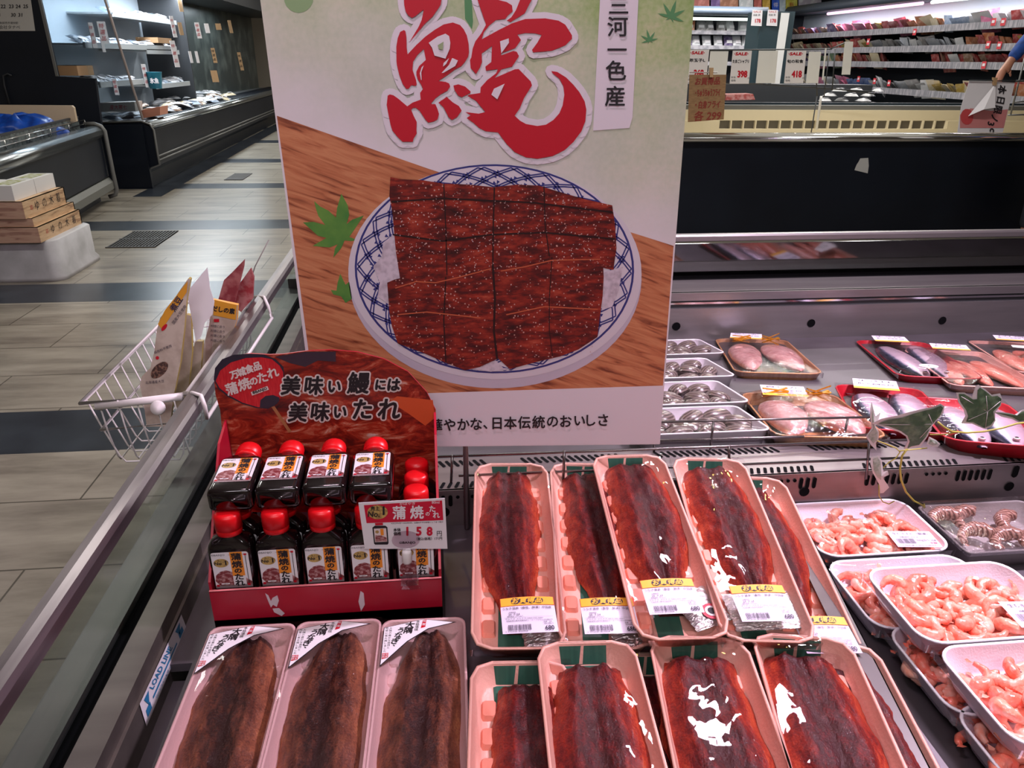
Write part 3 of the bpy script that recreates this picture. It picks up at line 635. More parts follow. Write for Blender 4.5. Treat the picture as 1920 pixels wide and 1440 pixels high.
# ---- grilled eel fillet
def eel_fn(L, W, seed, head, H=.017):
    rs = random.Random(seed); ph = [rs.uniform(0, 9) for _ in range(6)]
    def half(t, side):     # t 0 rear/head .. 1 front/tail : half width
        if head: base = W/2*(min(1, .34+1.35*t**.62) if t < .32 else 1)*(1-.10*max(0, t-.5))
        else: base = W/2*(.80+.34*math.sin(math.pi*min(1, t*1.25))**1)*(1 if t < .72 else 1-.52*(t-.72)/.28)
        return base*(1+.05*math.sin(t*9+ph[0]+side)+.035*math.sin(t*31+ph[1]+2*side)+.03*noise.noise((t*40, side*7, seed)))
    def f(u, t):
        s = u*2-1; side = 1 if s > 0 else -1; hw = half(t, side); x = s*hw+.004*math.sin(t*5+ph[2])
        e = max(0, 1-abs(s)**4); lob = .70+.30*math.sin(math.pi*min(1, abs(s)*1.02))**1.0
        end = min(1, t/.03)*min(1, (1-t)/.05)
        z = H*e*lob*(.45+.55*end)
        z += .0022*noise.noise((x*130, t*22, seed*3.1))*e+.0012*noise.noise((x*420, t*90, seed))*e
        z += .0018*math.sin(abs(s)*17+.6*math.sin(t*14+ph[3]))*e*(.6 if abs(s) > .3 else .2)
        y = L/2-t*L+.004*noise.noise((s*4, seed, t))*(1 if t < .05 else .2)
        return (x, y, z+.0015)
    def tone(u, t):
        s = abs(u*2-1); v = .10+.62*max(0, s-.30)-.14*math.exp(-((s)/.22)**2)+.10*noise.noise((u*5, t*9, seed))
        if t < .05 or t > .96: v -= .18
        return v
    return f, tone
def eel_mesh_obj(name, L, W, seed, head, m, label, T, group=None, H=.017):
    f, tone = eel_fn(L, W, seed, head, H); b = MB(); b.grid(f, 26, 90, m, tone=tone)
    # side skirt down to the tray
    n = 27; vs = []; fs = []
    edge = [(0, j) for j in range(91)]+[(i, 90) for i in range(1, 27)]+[(26, j) for j in range(89, -1, -1)]+[(i, 0) for i in range(25, 0, -1)]
    for i, j in edge:
        p = f(i/26, j/90); vs += [p, (p[0]*.98, p[1], 0)]
    k = len(edge)
    for q in range(k): fs.append((2*q, 2*q+1, 2*((q+1) % k)+1, 2*((q+1) % k)))
    b.add(vs, fs, m, True)
    return obj(name, b, local=True, T=T, label=label, cat='grilled eel', group=group)
def film_obj(root, W, L, h, seed, eel=None, m=CLING, bulge=.010, name='cling_film', wr=.0012, nx=22, ny=44):
    b = MB()
    def f(u, v):
        s = u*2-1; t = v*2-1; x = s*(W/2+.0006); y = t*(L/2+.0006)
        ex = max(0, 1-abs(s)**3); ey = max(0, 1-abs(t)**8)
        z = h+.0006+bulge*ex*ey*(.8+.2*noise.noise((s*2, t*4, seed)))
        z += wr*ex*ey*(noise.noise((x*60+seed, y*25, seed))+.6*noise.noise((x*140, y*60, seed*2)))
        return (x, y, z)
    b.grid(f, nx, ny, m)
    r0 = [f(i/nx, 0) for i in range(nx+1)]+[f(1, j/ny) for j in range(1, ny+1)]+[f(i/nx, 1) for i in range(nx-1, -1, -1)]+[f(0, j/ny) for j in range(ny-1, 0, -1)]
    b.loft([[(x*1.004, y*1.003, z) for x, y, z in r0], [(x*.99, y*.996, z-.012) for x, y, z in r0]], m, cap0=False, cap1=False)
    return obj(name, b, root, local=True)
ORANGE = mat('label_orange', (240, 176, 52), .5); LILAC = mat('label_paper', (222, 212, 232), .5); DKTXT = mat('label_print', (52, 44, 64), .6)
LABTOP = mat('label_red_edge', (226, 92, 50), .5)
def price_label(root, cx, cy, z, w_=.062, l_=.050, rot=0.0, curve=.004, seed=0):
    """supermarket price sticker; frame x right, y up the tray"""
    b = MB(); c, s = math.cos(rot), math.sin(rot)
    def fn(k):
        def g(x, y):
            zz = z+.0004*k+curve*(1-(x/(w_/2))**2)*(.5+.5*y/(l_/2))*.6
            return Vector((cx+x*c-y*s, cy+x*s+y*c, zz))
        return g
    def rect(x0, y0, x1, y1, k, m, n=8):
        g = fn(k)
        for i in range(n):
            a, e = x0+(x1-x0)*i/n, x0+(x1-x0)*(i+1)/n; b.add([g(a, y0), g(e, y0), g(e, y1), g(a, y1)], [(0, 1, 2, 3)], m, True)
    rect(-w_/2, -l_/2, w_/2, l_/2, 0, LILAC); rect(-w_/2, l_/2-.0125, w_/2, l_/2+.0004, 1, LABTOP); rect(-w_/2+.0006, l_/2-.0122, w_/2-.0006, l_/2-.0002, 2, ORANGE)
    g = fn(3)
    for i, ch in enumerate('お買得品'):
        x = -.014+i*.0093; rad = .0053
        b.add([fn(3)(x+rad*1.0*math.cos(k*.5236), l_/2-.006+rad*.9*math.sin(k*.5236)) for k in range(12)], [tuple(range(12))], DKTXT)
        put(b, ch, fn(4), x, l_/2-.006, .0088, ORANGE, shear=.2, bold=.0003, ring=4)
    put(b, 'うなぎ蒲焼（養殖、解凍）中国産', g, -.001, l_/2-.0165, .0042, DKTXT, fit=w_*.90)
    put(b, '消費期限', g, -.019, l_/2-.0225, .0022, DKTXT); put(b, '26. 7.24', g, -.017, l_/2-.0255, .0042, DKTXT)
    put(b, '保存温度１０℃以下', g, -.016, l_/2-.0285, .0021, DKTXT)
    put(b, 'マルナカ マルナカ 0422-555-0061', g, -.006, l_/2-.0320, .0023, DKTXT, fit=.044); put(b, '大阪府東大阪市花園本町１－６－７ひらんぱ花園店内', g, 0, l_/2-.0348, .0022, DKTXT, fit=.054)
    rect(-w_/2+.003, l_/2-.0300, w_/2-.004, l_/2-.0298, 3, DKTXT, 6)
    rs = random.Random(5)
    x = -w_/2+.007
    while x < 0.001:
        q = rs.choice((.0003, .0005, .0008)); rect(x, -l_/2+.0035, x+q, -l_/2+.0115, 3, DKTXT, 1); x += q+rs.choice((.0003, .0005, .0007))
    put(b, '2 172020 806808', g, -w_/2+.016, -l_/2+.0020, .0022, DKTXT, fit=.026)
    put(b, '680', g, w_/2-.0095, -l_/2+.0055, .0088, DKTXT, bold=.0002, sx=.8, ring=4); put(b, '本体価格(円)', g, w_/2-.010, -l_/2+.0115, .0020, DKTXT); put(b, '品番　300', g, w_/2-.011, -l_/2+.0142, .0022, DKTXT)
    return obj('price_label', b, root, local=True, label='orange and white price sticker reading 680')
SILVER = mat('silver_sachet', (200, 198, 196), .2, .8, bump=(90, .9, (1, 3, 1)))
MINTF = mat('sachet_red_mark', (206, 20, 60), .4)
def sachet(T, label, w_=.050, l_=.058, seed=1, mark=False):
    t = None; b = MB()
    def f(sg):
        def g(u, v):
            s = u*2-1; q = v*2-1; e = max(0, (1-abs(s)**4)*(1-abs(q)**6)); sr = .0008*math.sin(v*75)*(1 if abs(s) > .93 else 0)
            return (s*w_/2+sr, q*l_/2, sg*.0035*e+.0014*noise.noise((s*3+seed, q*5, sg))+.0007*noise.noise((s*9, q*12, seed))+.006)
        return g
    b.grid(f(1), 14, 18, SILVER); b.grid(f(-1), 14, 18, SILVER)
    if mark:
        for rx, ry, m, z in ((.012, .012, MINTF, .0106), (.008, .008, PAPER, .0110), (.0045, .005, INK, .0114)):
            b.add([(.006+rx*math.cos(k*.4), -.012+ry*math.sin(k*.4), z) for k in range(16)], [tuple(range(16))], m)
    return obj('sauce_sachet', b, local=True, T=T, label=label, cat='sauce sachet', group='silver sauce sachets in the eel trays')
def frame(rear, front, z0, k=0.0, Y0=.68, h=EH, L=EL, W=None, anchor='rear'):
    a = atZ(*rear, z0, k, Y0); c = atZ(*front, z0, k, Y0); y = (a-c).normalized(); n = Vector((0, -k, 1)).normalized(); n = (n-y*n.dot(y)).normalized(); x = y.cross(n)
    o = a-y*(L/2)-n*h if anchor == 'rear' else (a+c)/2-n*h
    M_ = Matrix((x, y, n)).transposed().to_4x4(); M_.translation = o; return M_
RIM = .848; KT = .12
def eel_pack(rear, front, z0, k, seed, lab, eLab, film_=True, label_pos=None, sach=None, eel=None, slab=None, h_off=0):
    T = frame(rear, front, z0, k)
    root = thing('eel_tray', lab, 'food tray', T, 'peach trays of glazed eel')
    eel_tray_parts(root, seed)
    ex, ey, er, eL, eW = eel or (0, .02, 0, .25, .068)
    Te = T @ Matrix.Translation((ex, ey, .004)) @ Matrix.Rotation(er, 4, 'Z')
    eel_mesh_obj('eel_fillet', eL, eW, seed, False, EELRED, eLab, Te, 'glazed eel fillets', H=.020)
    if film_: film_obj(root, EW, EL, EH, seed, bulge=.0045)
    if sach:
        sx, sy, sr_, mk = sach; sachet(T @ Matrix.Translation((sx, sy, .006)) @ Matrix.Rotation(sr_, 4, 'Z'), slab, w_=.088 if 'both sides' in slab else .050, seed=seed, mark=mk)
    if label_pos: price_label(root, *label_pos)
    return root
UP_ = (RIM, KT)
eel_pack((958, 868), (975, 1234), *UP_, 11, 'leftmost peach eel tray of the upper row, beside the sauce display', 'glazed eel fillet in the leftmost upper peach tray, dark tail tip showing', label_pos=(.012, -0.132, .0325, .064, .052, .05), eel=(-.004, .014, .02, .300, .078), sach=(.028, -0.134, .2, False), slab='silver sachet under the sticker of the leftmost upper eel tray')
eel_pack((1098, 868), (1140, 1232), *UP_, 12, 'peach foam tray of glazed eel, second from left in the upper row', 'narrow glazed eel fillet in the second upper tray from the left', label_pos=(.006, -0.134, .0325, .064, .052, .06), eel=(.006, .016, .08, .290, .076), sach=(.032, -0.132, .15, False), slab='silver sachet in the second upper eel tray from the left')
eel_pack((1400, 893), (1530, 1212), RIM-.012, KT, 15, 'peach foam tray of glazed eel half hidden beside the steel divider', 'glazed eel fillet mostly hidden in the peach tray beside the divider', label_pos=(.014, -0.136, .0325, .064, .052, .05), eel=(.0, .014, .02, .285, .078), sach=(.030, -0.132, .1, False), slab='silver sachet in the peach tray nearest the divider')
eel_pack((1175, 852), (1287, 1197), RIM+.020, KT, 13, 'peach foam tray of glazed eel lying tilted on top in the upper row', 'wide glazed eel fillet in the tray lying on top of the upper row', label_pos=(-.004, -0.118, .0325, .064, .052, .02), eel=(.004, .020, .0, .285, .088), sach=(.034, -0.118, .35, True), slab='silver sachet with a red and black mark beside the top tray sticker')
eel_pack((1325, 858), (1445, 1194), RIM+.014, KT, 14, 'peach foam tray of glazed eel, second from right in the upper row', 'plump glazed eel fillet with a bright highlight, right of the top tray', label_pos=(.002, -0.124, .0325, .066, .054, .06), eel=(.004, .020, .02, .285, .086), sach=(.010, -0.116, .1, False), slab='large silver sachet sticking out both sides under the sticker')
# lower row
eel_pack((1215, 1222), (1265, 1440), RIM-.030, .0, 21, 'buried peach tray in the lower row with an eel strip showing, left one', 'dark eel strip glimpsed between the two middle lower trays', film_=False, eel=(0, .0, 0, .30, .092))
eel_pack((1408, 1218), (1478, 1440), RIM-.030, .0, 22, 'buried peach tray in the lower row with an eel strip showing, right one', 'dark eel strip glimpsed between the two right lower trays', film_=False, eel=(0, .0, 0, .30, .092))
eel_pack((975, 1238), (985, 1440), RIM-.012, .0, 16, 'peach foam tray of glazed eel, leftmost in the lower row', 'glazed eel fillet in the leftmost lower peach tray', eel=(.012, -.004, .0, .31, .080))
eel_pack((1548, 1203), (1655, 1440), RIM-.014, .0, 20, 'peach foam tray mostly hidden at the right end of the lower row', 'brown glazed eel edge showing at the right end of the lower row', eel=(.006, -.01, .0, .31, .088))
eel_pack((1096, 1201), (1141, 1440), RIM+.002, .0, 17, 'peach foam tray of glazed eel, second from left in the lower row', 'glazed eel fillet split down the middle in the second lower tray', eel=(.0, -.006, .0, .31, .088))
eel_pack((1305, 1192), (1375, 1440), RIM+.002, .0, 18, 'peach foam tray of glazed eel, third in the lower row with frosty film', 'broad glazed eel fillet with a frosted patch in the third lower tray', eel=(.0, -.004, .0, .315, .094))
eel_pack((1498, 1190), (1591, 1440), RIM+.002, .0, 19, 'peach foam tray of glazed eel, large one at the right of the lower row', 'broad dark glazed eel fillet at the right of the lower row', eel=(-.002, -.004, .0, .315, .096))
# ---- left row: brown eels with triangular labels
WW, WL, WH = .102, .33, .026
def tri_label(root, seed):
    b = MB(); z = WH+.0048
    A, B_, C_, D_ = (-.047, .146), (.0, .158), (.040, .150), (-.047, .083)
    mid1, mid2 = (.006, .140), (-.018, .120)
    P = lambda q, k: (q[0], q[1], z+.0004*k)
    out = [A, B_, C_, mid1, mid2, D_]
    b.add([P(q, 0) for q in out], [tuple(range(5, -1, -1))], INK)
    inn = [(A[0]+.0009, A[1]-.0009), (B_[0], B_[1]-.0010), (C_[0]-.004, C_[1]-.0006), (mid1[0]-.0002, mid1[1]+.0010), (mid2[0]-.0005, mid2[1]+.0010), (D_[0]+.0009, D_[1]+.0026)]
    b.add([P(q, 1) for q in inn], [tuple(range(5, -1, -1))], PAPER)
    g = lambda x, y: Vector((x, y, z+.0008)); g2 = lambda x, y: Vector((x, y, z+.0012)); r_ = -.02
    for ch, x, y, s in (('大', -.016, .148, .012), ('隅', -.0175, .1385, .011), ('う', -.0265, .1395, .010), ('な', -.029, .131, .010), ('ぎ', -.0315, .122, .011), ('、', -.033, .1145, .008)): put(b, ch, g, x, y, s, INK, rot=r_, shear=.15, bold=.00035, ring=4)
    for i, ch in enumerate('本格蒲焼'): put(b, ch, g, -.0065-i*.0006, .1530-i*.0046, .0048, INK)
    for i, ch in enumerate('大隅の豊かな自然と'): put(b, ch, g, -.0385-.0001*i, .1435-i*.0040, .0036, INK)
    for i, ch in enumerate('肉厚に炭火焼しました'): put(b, ch, g, -.0430, .1440-i*.0042, .0036, INK)
    b.add([(-.003, .1415, z+.0008), (.0025, .1435, z+.0008), (.0035, .1565, z+.0008), (-.0005, .1562, z+.0008)], [(0, 1, 2, 3)], REDINK)
    b.add([(-.0455, .094, z+.0008), (-.0385, .096, z+.0008), (-.0385, .103, z+.0008), (-.0455, .103, z+.0008)], [(0, 1, 2, 3)], REDINK)
    for i, ch in enumerate('国産'): put(b, ch, g2, .0005, .1535-i*.006, .0048, PAPER)
    put(b, '鹿児', g2, -.042, .1003, .0034, PAPER); put(b, '島産', g2, -.042, .0968, .0034, PAPER)
    return obj('triangular_label', b, root, local=True, label='white triangular label with black brush lettering and red seals')
wl = [((477, 1171), (389, 1438), 31, 'first'), ((638, 1162), (586, 1438), 32, 'second'), ((795, 1159), (783, 1438), 33, 'third')]
for (r_, f_, sd, nm) in wl:
    T = frame(r_, f_, .82, 0.0, h=WH, L=WL)
    root = thing('eel_tray', {'first': 'pale foam tray with brown grilled eel, leftmost beside the load line sticker', 'second': 'pale foam tray with brown grilled eel, middle one in front of the red display', 'third': 'pale foam tray with brown grilled eel, right one in front of the red display'}[nm], 'food tray', T, 'pale trays of brown grilled eel')
    b = MB(); tray_shell(b, WW, WL, WH, .009, .012, 4, PALEFOAM)
    for k in range(9): b.loft([rr(.014, .020, .002, 2, .0026, .034, -.12+k*.03), rr(.011, .016, .002, 2, .0056, .034, -.12+k*.03)], PALEFOAM, cap0=False, smooth=False); b.loft([rr(.014, .020, .002, 2, .0026, -.034, -.12+k*.03), rr(.011, .016, .002, 2, .0056, -.034, -.12+k*.03)], PALEFOAM, cap0=False, smooth=False)
    obj('foam_body', b, root, local=True)
    eel_mesh_obj('eel_fillet', .315, .090, sd, True, EELBRN, {'first': 'brown grilled eel fillet in the leftmost pale tray', 'second': 'brown grilled eel fillet in the middle pale tray, dark hollow near its head', 'third': 'brown grilled eel fillet in the right pale tray'}[nm], T @ Matrix.Translation((.003, -.004, .004)), 'brown eel fillets', H=.020)
    film_obj(root, WW, WL, WH, sd, bulge=.004, wr=.0005)
    tri_label(root, sd)

# ================================================================== RED SAUCE DISPLAY
DX0, DX1, DY0, DY1, DZ = -.280, -.0035, .752, .915, .7725
dis = thing('sauce_display', 'red cardboard counter display with a fan-shaped grilled eel header card', 'display box', ((DX0+DX1)/2, (DY0+DY1)/2, DZ))
REDC = mat('red_cardboard', (172, 20, 46), .38, noise=(9, (158, 16, 40), ONE, .35, .65, 3)); REDE = mat('cardboard_edge', (214, 120, 124), .6)
b = MB(); zf = .8635
b.bbox((DX0, DY0, DZ), (DX1, DY0+.003, zf), REDC); b.bbox((DX0, DY0, zf-.0008), (DX1, DY0+.0032, zf+.0004), REDE)
fn = pxfn((0, DY0, 1), N_, .0006)
SCR = mat('torn_paper_patch', (206, 188, 196), .7)
for q in (((497, 1112), (503, 1116), (508, 1127), (511, 1121), (520, 1116), (523, 1126), (519, 1138), (512, 1134), (508, 1139), (504, 1130)), ((511, 1141), (523, 1140), (534, 1150), (528, 1155), (514, 1148)), ((676, 1108), (682, 1112), (684, 1134), (677, 1146), (672, 1128))): b.poly([fn(*p) for p in q], SCR)
obj('front_panel', b, dis)
b = MB(); b.bbox((DX0, DY0, DZ), (DX1, DY1, .820), REDC); obj('base', b, dis)
for x in (DX0, DX1-.003):
    b = MB(); pts = [(x, DY0+.003, DZ), (x, DY1, DZ), (x, DY1, 1.012), (x, DY0+.12, 1.0), (x, DY0+.05, .93), (x, DY0+.003, .875)]
    b.slab(pts, (.003, 0, 0), REDC); obj('side_panel', b, dis)
HY = .915
hd = [(428, 960), (420, 850), (413, 770), (404, 740), (401, 706), (410, 684), (436, 668), (470, 663), (505, 665), (530, 664), (575, 658), (620, 656), (670, 660), (720, 673), (765, 697), (800, 735), (817, 768), (820, 850), (824, 960)]
b = MB(); fn = pxfn((0, HY, 1), N_); b.slab([fn(*p) for p in hd], (0, .0025, 0), HEADPRINT, REDC)
def HL(k): return pxfn((0, HY, 1), N_, .0004*k)
def hb(x, y, k=1): return (390+x/4.174, 640+y/4.174)
DKF = mat('fan_dark_rim', (48, 40, 56), .4); FANR = mat('fan_red', (196, 26, 40), .4, noise=(60, (214, 50, 56), (9, 1, 1), .4, .7, 2)); STK = mat('fan_bamboo', (168, 110, 72), .5)
b.poly([HL(1)(*hb(*p)) for p in ((520, 120), (760, 82), (1000, 80), (1000, 160), (860, 150), (760, 200), (640, 170))], mat('printed_charcoal', (60, 44, 58), .4))
b.poly([HL(1)(*hb(*p)) for p in ((1480, 430), (1760, 460), (1775, 600), (1700, 660), (1560, 560), (1420, 470))], mat('printed_ember', (206, 84, 44), .4))
b.poly([HL(1.5)(*hb(*p)) for p in ((490, 505), (515, 498), (650, 700), (632, 716))], STK)
b.poly([HL(2)(*hb(*p)) for p in ((45, 300), (55, 210), (110, 140), (200, 105), (320, 97), (440, 103), (530, 140), (590, 200), (600, 300), (590, 400), (540, 490), (470, 528), (380, 522), (270, 490), (150, 430), (80, 370))], DKF)
b.poly([HL(3)(*hb(*p)) for p in ((60, 310), (95, 230), (180, 165), (300, 130), (420, 125), (500, 140), (560, 190), (588, 240), (592, 320), (575, 430), (530, 495), (470, 520), (390, 515), (270, 480), (160, 420), (90, 365))], FANR)
b.poly([HL(4)(*hb(*p)) for p in ((405, 515), (410, 460), (450, 428), (510, 420), (560, 440), (555, 470), (520, 505), (470, 522))], DKF)
CREAM = mat('print_cream', (224, 208, 206), .45)
for ch, x, y, s_ in (('万', 205, 262, 17), ('城', 262, 238, 17), ('食', 322, 215, 17), ('品', 385, 195, 17), ('蒲', 185, 370, 24), ('焼', 283, 335, 24), ('の', 358, 312, 17), ('た', 425, 282, 22), ('れ', 507, 245, 22)):
    cx, cy = hb(x, y); put(b, ch, pxt(HL(5)), cx, -cy, s_, CREAM, rot=.30, bold=.8, ring=5)
b.poly([HL(5)(*hb(*p)) for p in ((335, 398), (465, 350), (477, 378), (345, 425))], CREAM); put(b, '®BANJO', pxt(HL(6)), *[(hb(405, 388)[0]), -(hb(405, 388)[1])], 7.2, INK, rot=.33, bold=.25, fit=28)
for ch, x, y, s_ in (('美', 650, 345, 37), ('味', 830, 345, 37), ('い', 990, 355, 28), ('鰻', 1180, 325, 42), ('に', 1350, 340, 22), ('は', 1455, 340, 26), ('美', 705, 555, 37), ('味', 880, 550, 37), ('い', 1035, 555, 28), ('た', 1210, 530, 42), ('れ', 1420, 530, 44)):
    cx, cy = hb(x, y)
    put(b, ch, pxt(HL(4)), cx, -cy, s_, CREAM, bold=4.2, ring=12, shear=.12); put(b, ch, pxt(HL(6)), cx, -cy, s_, INK, bold=1.3, ring=6, shear=.12)
obj('header_card', b, dis, label='header card with fan picture and brush lettering')
# ---- bottles
BOT = mat('dark_sauce_bottle', (16, 8, 10), .12, coat=.6); CAP = mat('red_bottle_cap', (214, 10, 22), .35); SHAD = mat('label_art_eel', (120, 44, 48), .5, noise=(300, (190, 150, 150), ONE, .45, .7, 3)); GOLD = mat('label_gold', (196, 166, 96), .4, noise=(260, (130, 100, 60), ONE, .4, .7, 2)); ORB = mat('label_orange_band', (232, 140, 40), .45)
def bottle_proto():
    t = thing('sauce_bottle', 'x', 'bottle', (0, 0, 0), 'red-capped grilled eel sauce bottles in the red display')
    b = MB(); W, D = .0465, .030
    R_ = [rr(W-.008, D-.008, .004, 3, 0), rr(W-.002, D-.002, .006, 3, .0015), rr(W, D, .007, 3, .005), rr(W, D, .007, 3, .070), rr(W-.002, D-.002, .007, 3, .0745), rr(W*.80, D*.86, .008, 3, .081), rr(.024, .022, .0108, 3, .0865), rr(.022, .022, .0108, 3, .093)]
    b.loft(R_, BOT); b.loft([rr(W-.012, D-.012, .003, 3, -.0003), rr(W-.018, D-.018, .003, 3, .0012)], BOT)
    obj('body', b, t, local=True)
    b = MB(); b.lathe([(.0128, .0875), (.0136, .088), (.0136, .094), (.0132, .0945), (.0142, .095), (.0140, .110), (.0132, .1135), (.010, .1155), (.0, .1158)], CAP, 22); obj('cap', b, t, local=True)
    b = MB(); y = -D/2-.0003; w2, z0, z1 = .0185, .011, .0625
    def fl(k): return lambda x, z: Vector((x, y-.0002*k, z))
    g0, g1, g2, g3, g4 = [fl(k) for k in range(5)]
    b.add([Vector((p[0], y, p[1])) for p in rr(w2*2, z1-z0, .0025, 2, 0, 0, 0) for p in [(p[0], p[1]+(z0+z1)/2)]], [tuple(range(12))], PAPER)
    q = lambda x0, z0_, x1, z1_, g, m: b.add([g(x0, z0_), g(x1, z0_), g(x1, z1_), g(x0, z1_)], [(0, 1, 2, 3)], m)
    q(0, .028, .0125, z1, g1, ORB); q(.001, z0+.004, .0125, .028, g1, PAPER)
    q(-w2, z0, w2, z0+.004, g1, mat('label_grey', (140, 120, 122), .5))
    b.add([g1(*p) for p in ((-.0165, .030), (-.012, .035), (-.006, .037), (0, .034), (0, .014), (-.014, .015), (-.018, .022))], [tuple(range(7))], SHAD)
    b.add([g1(*p) for p in ((.0128, .025), (w2, .019), (w2, .0145), (.0128, .0145))], [tuple(range(4))], SHAD)
    b.add([g1(p[0], p[1]) for p in ell(-.0095, .0475, .0075, .0062, 16)], [tuple(range(16))], GOLD)
    put(b, 'No', g2, -.0125, .0472, .0058, INK, shear=.1, bold=.0002, ring=4); put(b, '1', g2, -.0048, .0478, .0088, INK, bold=.0003, ring=4); put(b, '売上', g2, -.0105, .0512, .0028, INK)
    put(b, '®BANJO', g2, -.0115, .0588, .0034, INK, fit=.0135)
    for ch, z, s_ in (('蒲', .0560, .0105), ('焼', .0450, .0105), ('の', .0355, .0082), ('た', .0268, .0098), ('れ', .0180, .0098)): put(b, ch, g3, .0062, z, s_, INK, bold=.0004, ring=5)
    q(.0150, .017, .0156, .0585, g2, INK); q(.0140, .0575, .0168, .0600, g3, REDINK); q(-.0015, .0585, .014, .0589, g1, INK)
    q(-.0175, .0135, -.0145, .0165, g2, REDINK); q(.0135, .0135, .0165, .0165, g2, REDINK); q(-.0125, .0165, -.004, .0185, g3, PAPER); put(b, '80ml', g4, -.008, .0175, .0017, INK)
    b.v = [(x_*1.04, y_, z_+.0065) for x_, y_, z_ in b.v]; obj('label', b, t, local=True)
    return t
proto = bottle_proto(); first = True
def bottle(T, label):
    global first
    T = T @ Matrix.Diagonal((1.12, 1, 1, 1))
    if first:
        first = False; proto.matrix_basis = T; WM[proto.name] = T; proto['label'] = label; return proto
    return copy_thing(proto, T, label)
cols = ['leftmost', 'second from left', 'middle', 'second from right', 'rightmost']
for i in range(5):
    x = DX0+.0275+i*.0545+(0 if i < 4 else .001)
    bottle(Matrix.Translation((x, .777, .843)), 'red-capped sauce bottle standing in the front row, '+cols[i])
for r in (1, 2, 3):
    for i in range(5):
        if r >= 2 and i < 4: continue
        x = DX0+.0275+i*.0545; bottle(Matrix.Translation((x+.003, .777+.0345*r, .843)), ('red-capped sauce bottle standing in the second row, '+cols[i]) if r == 1 else ['', '', 'third bottle back in the right column of the display', 'rearmost bottle in the right column'][r])
for i in range(4):
    x = DX0+.0285+i*.0540; T = Matrix.Translation((x+.006, .774, .9745)) @ Matrix.Rotation(math.radians(-87), 4, 'X') @ Matrix.Translation((0, 0, 0))
    bottle(T, 'sauce bottle lying on top with its base facing out, '+['leftmost', 'second from left', 'third from left', 'rightmost'][i])
# ---- price card on a clear clip
CY = .742
pc = thing('price_card_holder', 'price card reading 158 yen held by a clear plastic clip', 'price card', (atY(765, 1090, CY).x, CY, .862))
b = MB(); fn = pxfn((0, CY, 1), N_); CL = lambda k: pxfn((0, CY, 1), N_, .0003*k)
b.slab([fn(*p) for p in ((672, 943), (834, 934), (839, 1029), (684, 1029))], (0, .0006, 0), PAPER)
def cc(x, y): return (670+x/10.667, 920+y/10.667)
b.poly([CL(1)(*cc(*p)) for p in ((130, 290), (1695, 195), (1720, 590), (185, 650))], mat('card_red', (196, 20, 54), .45))
b.poly([CL(2)(*cc(*p)) for p in ell(405, 430, 205, 140, 20)], GOLD); put(b, 'No.', pxt(CL(3)), cc(330, 470)[0], -cc(330, 470)[1], 15, INK, shear=.1, bold=.4); put(b, '1', pxt(CL(3)), cc(525, 400)[0], -cc(525, 400)[1], 22, INK, bold=.8); put(b, '売上', pxt(CL(3)), cc(355, 355)[0], -cc(355, 355)[1], 8.5, INK, bold=.3)
for s_, x, y, z_, m, bd in (('かばやき', 1000, 262, 5.5, PAPER, 0), ('蒲', 835, 440, 26, PAPER, .7), ('焼', 1190, 430, 26, PAPER, .7), ('の', 1405, 465, 9, PAPER, .2), ('た', 1500, 362, 13.5, PAPER, .4), ('れ', 1580, 485, 13.5, PAPER, .4), ('80ml', 1565, 232, 7.5, PAPER, 0),
                            ('※2022年6月〜2023年5月、全国KSP-POS金額シェアまで集計', 1195, 640, 3.4, INK, 0), ('本体', 795, 785, 7, INK, .25), ('価格', 800, 860, 7, INK, .25), ('円', 1640, 858, 11, INK, .1), ('（税込価格）171円', 1440, 960, 6.2, INK, .1)):
    cx, cy = cc(x, y); put(b, s_, pxt(CL(3)), cx, -cy, z_, m, bold=bd, ring=5, rot=.03, fit=98 if s_[0] == '※' else (29 if s_ == 'かばやき' else None))
for ch, x in (('1', 1000), ('5', 1230), ('8', 1445)): cx, cy = cc(x, 812); put(b, ch, pxt(CL(3)), cx, -cy, 22, mat('card_red', (0, 0, 0)), bold=.95, ring=10, sx=1.0)
put(b, '⊙BANJO', pxt(CL(3)), *[cc(1000, 1045)[0], -cc(1000, 1045)[1]], 5.8, INK, bold=.2, fit=30)
b.poly([CL(2)(*cc(*p)) for p in ((300, 740), (350, 700), (560, 700), (600, 730), (625, 1050), (605, 1078), (355, 1080), (335, 1060))], INK); b.poly([CL(3)(*cc(*p)) for p in ((330, 760), (575, 750), (598, 1020), (355, 1030))], CREAM)
b.poly([CL(2)(*cc(*p)) for p in ((350, 650), (510, 640), (515, 690), (360, 695))], REDINK); b.poly([CL(4)(*cc(*p)) for p in ((455, 765), (520, 762), (530, 890), (470, 895))], ORB); b.poly([CL(4)(*cc(*p)) for p in ((360, 890), (480, 900), (585, 940), (595, 1015), (360, 1020))], SHAD); b.poly([CL(4)(*cc(*p)) for p in ell(395, 825, 38, 30, 12)], GOLD)
obj('card', b, pc)
CLR = film('clear_acrylic', .03, 20, .1, (246, 240, 244))
b = MB(); c = atY(761, 1012, CY-.003)
b.slab([Vector((c.x+x_, CY-.0035, c.z+z_)) for x_, z_ in [(p[0]*.0165, p[1]*.012) for p in ell(0, 0, 1, 1, 20)]], (0, .0012, 0), CLR)
obj('clip', b, pc, label='clear plastic clip')
b = MB(); b.slab([atY(x, y, CY-.006) for x, y in ((757, 1060), (771, 1060), (773, 1086), (790, 1104), (752, 1106), (764, 1088))], (0, .0016, 0), CLR)
obj('clip_foot', b, pc)
b = MB(); b.bbox((c.x-.009, CY-.004, .8660), (c.x+.012, DY0+.006, .8672), CLR); obj('clip_jaw', b, pc)
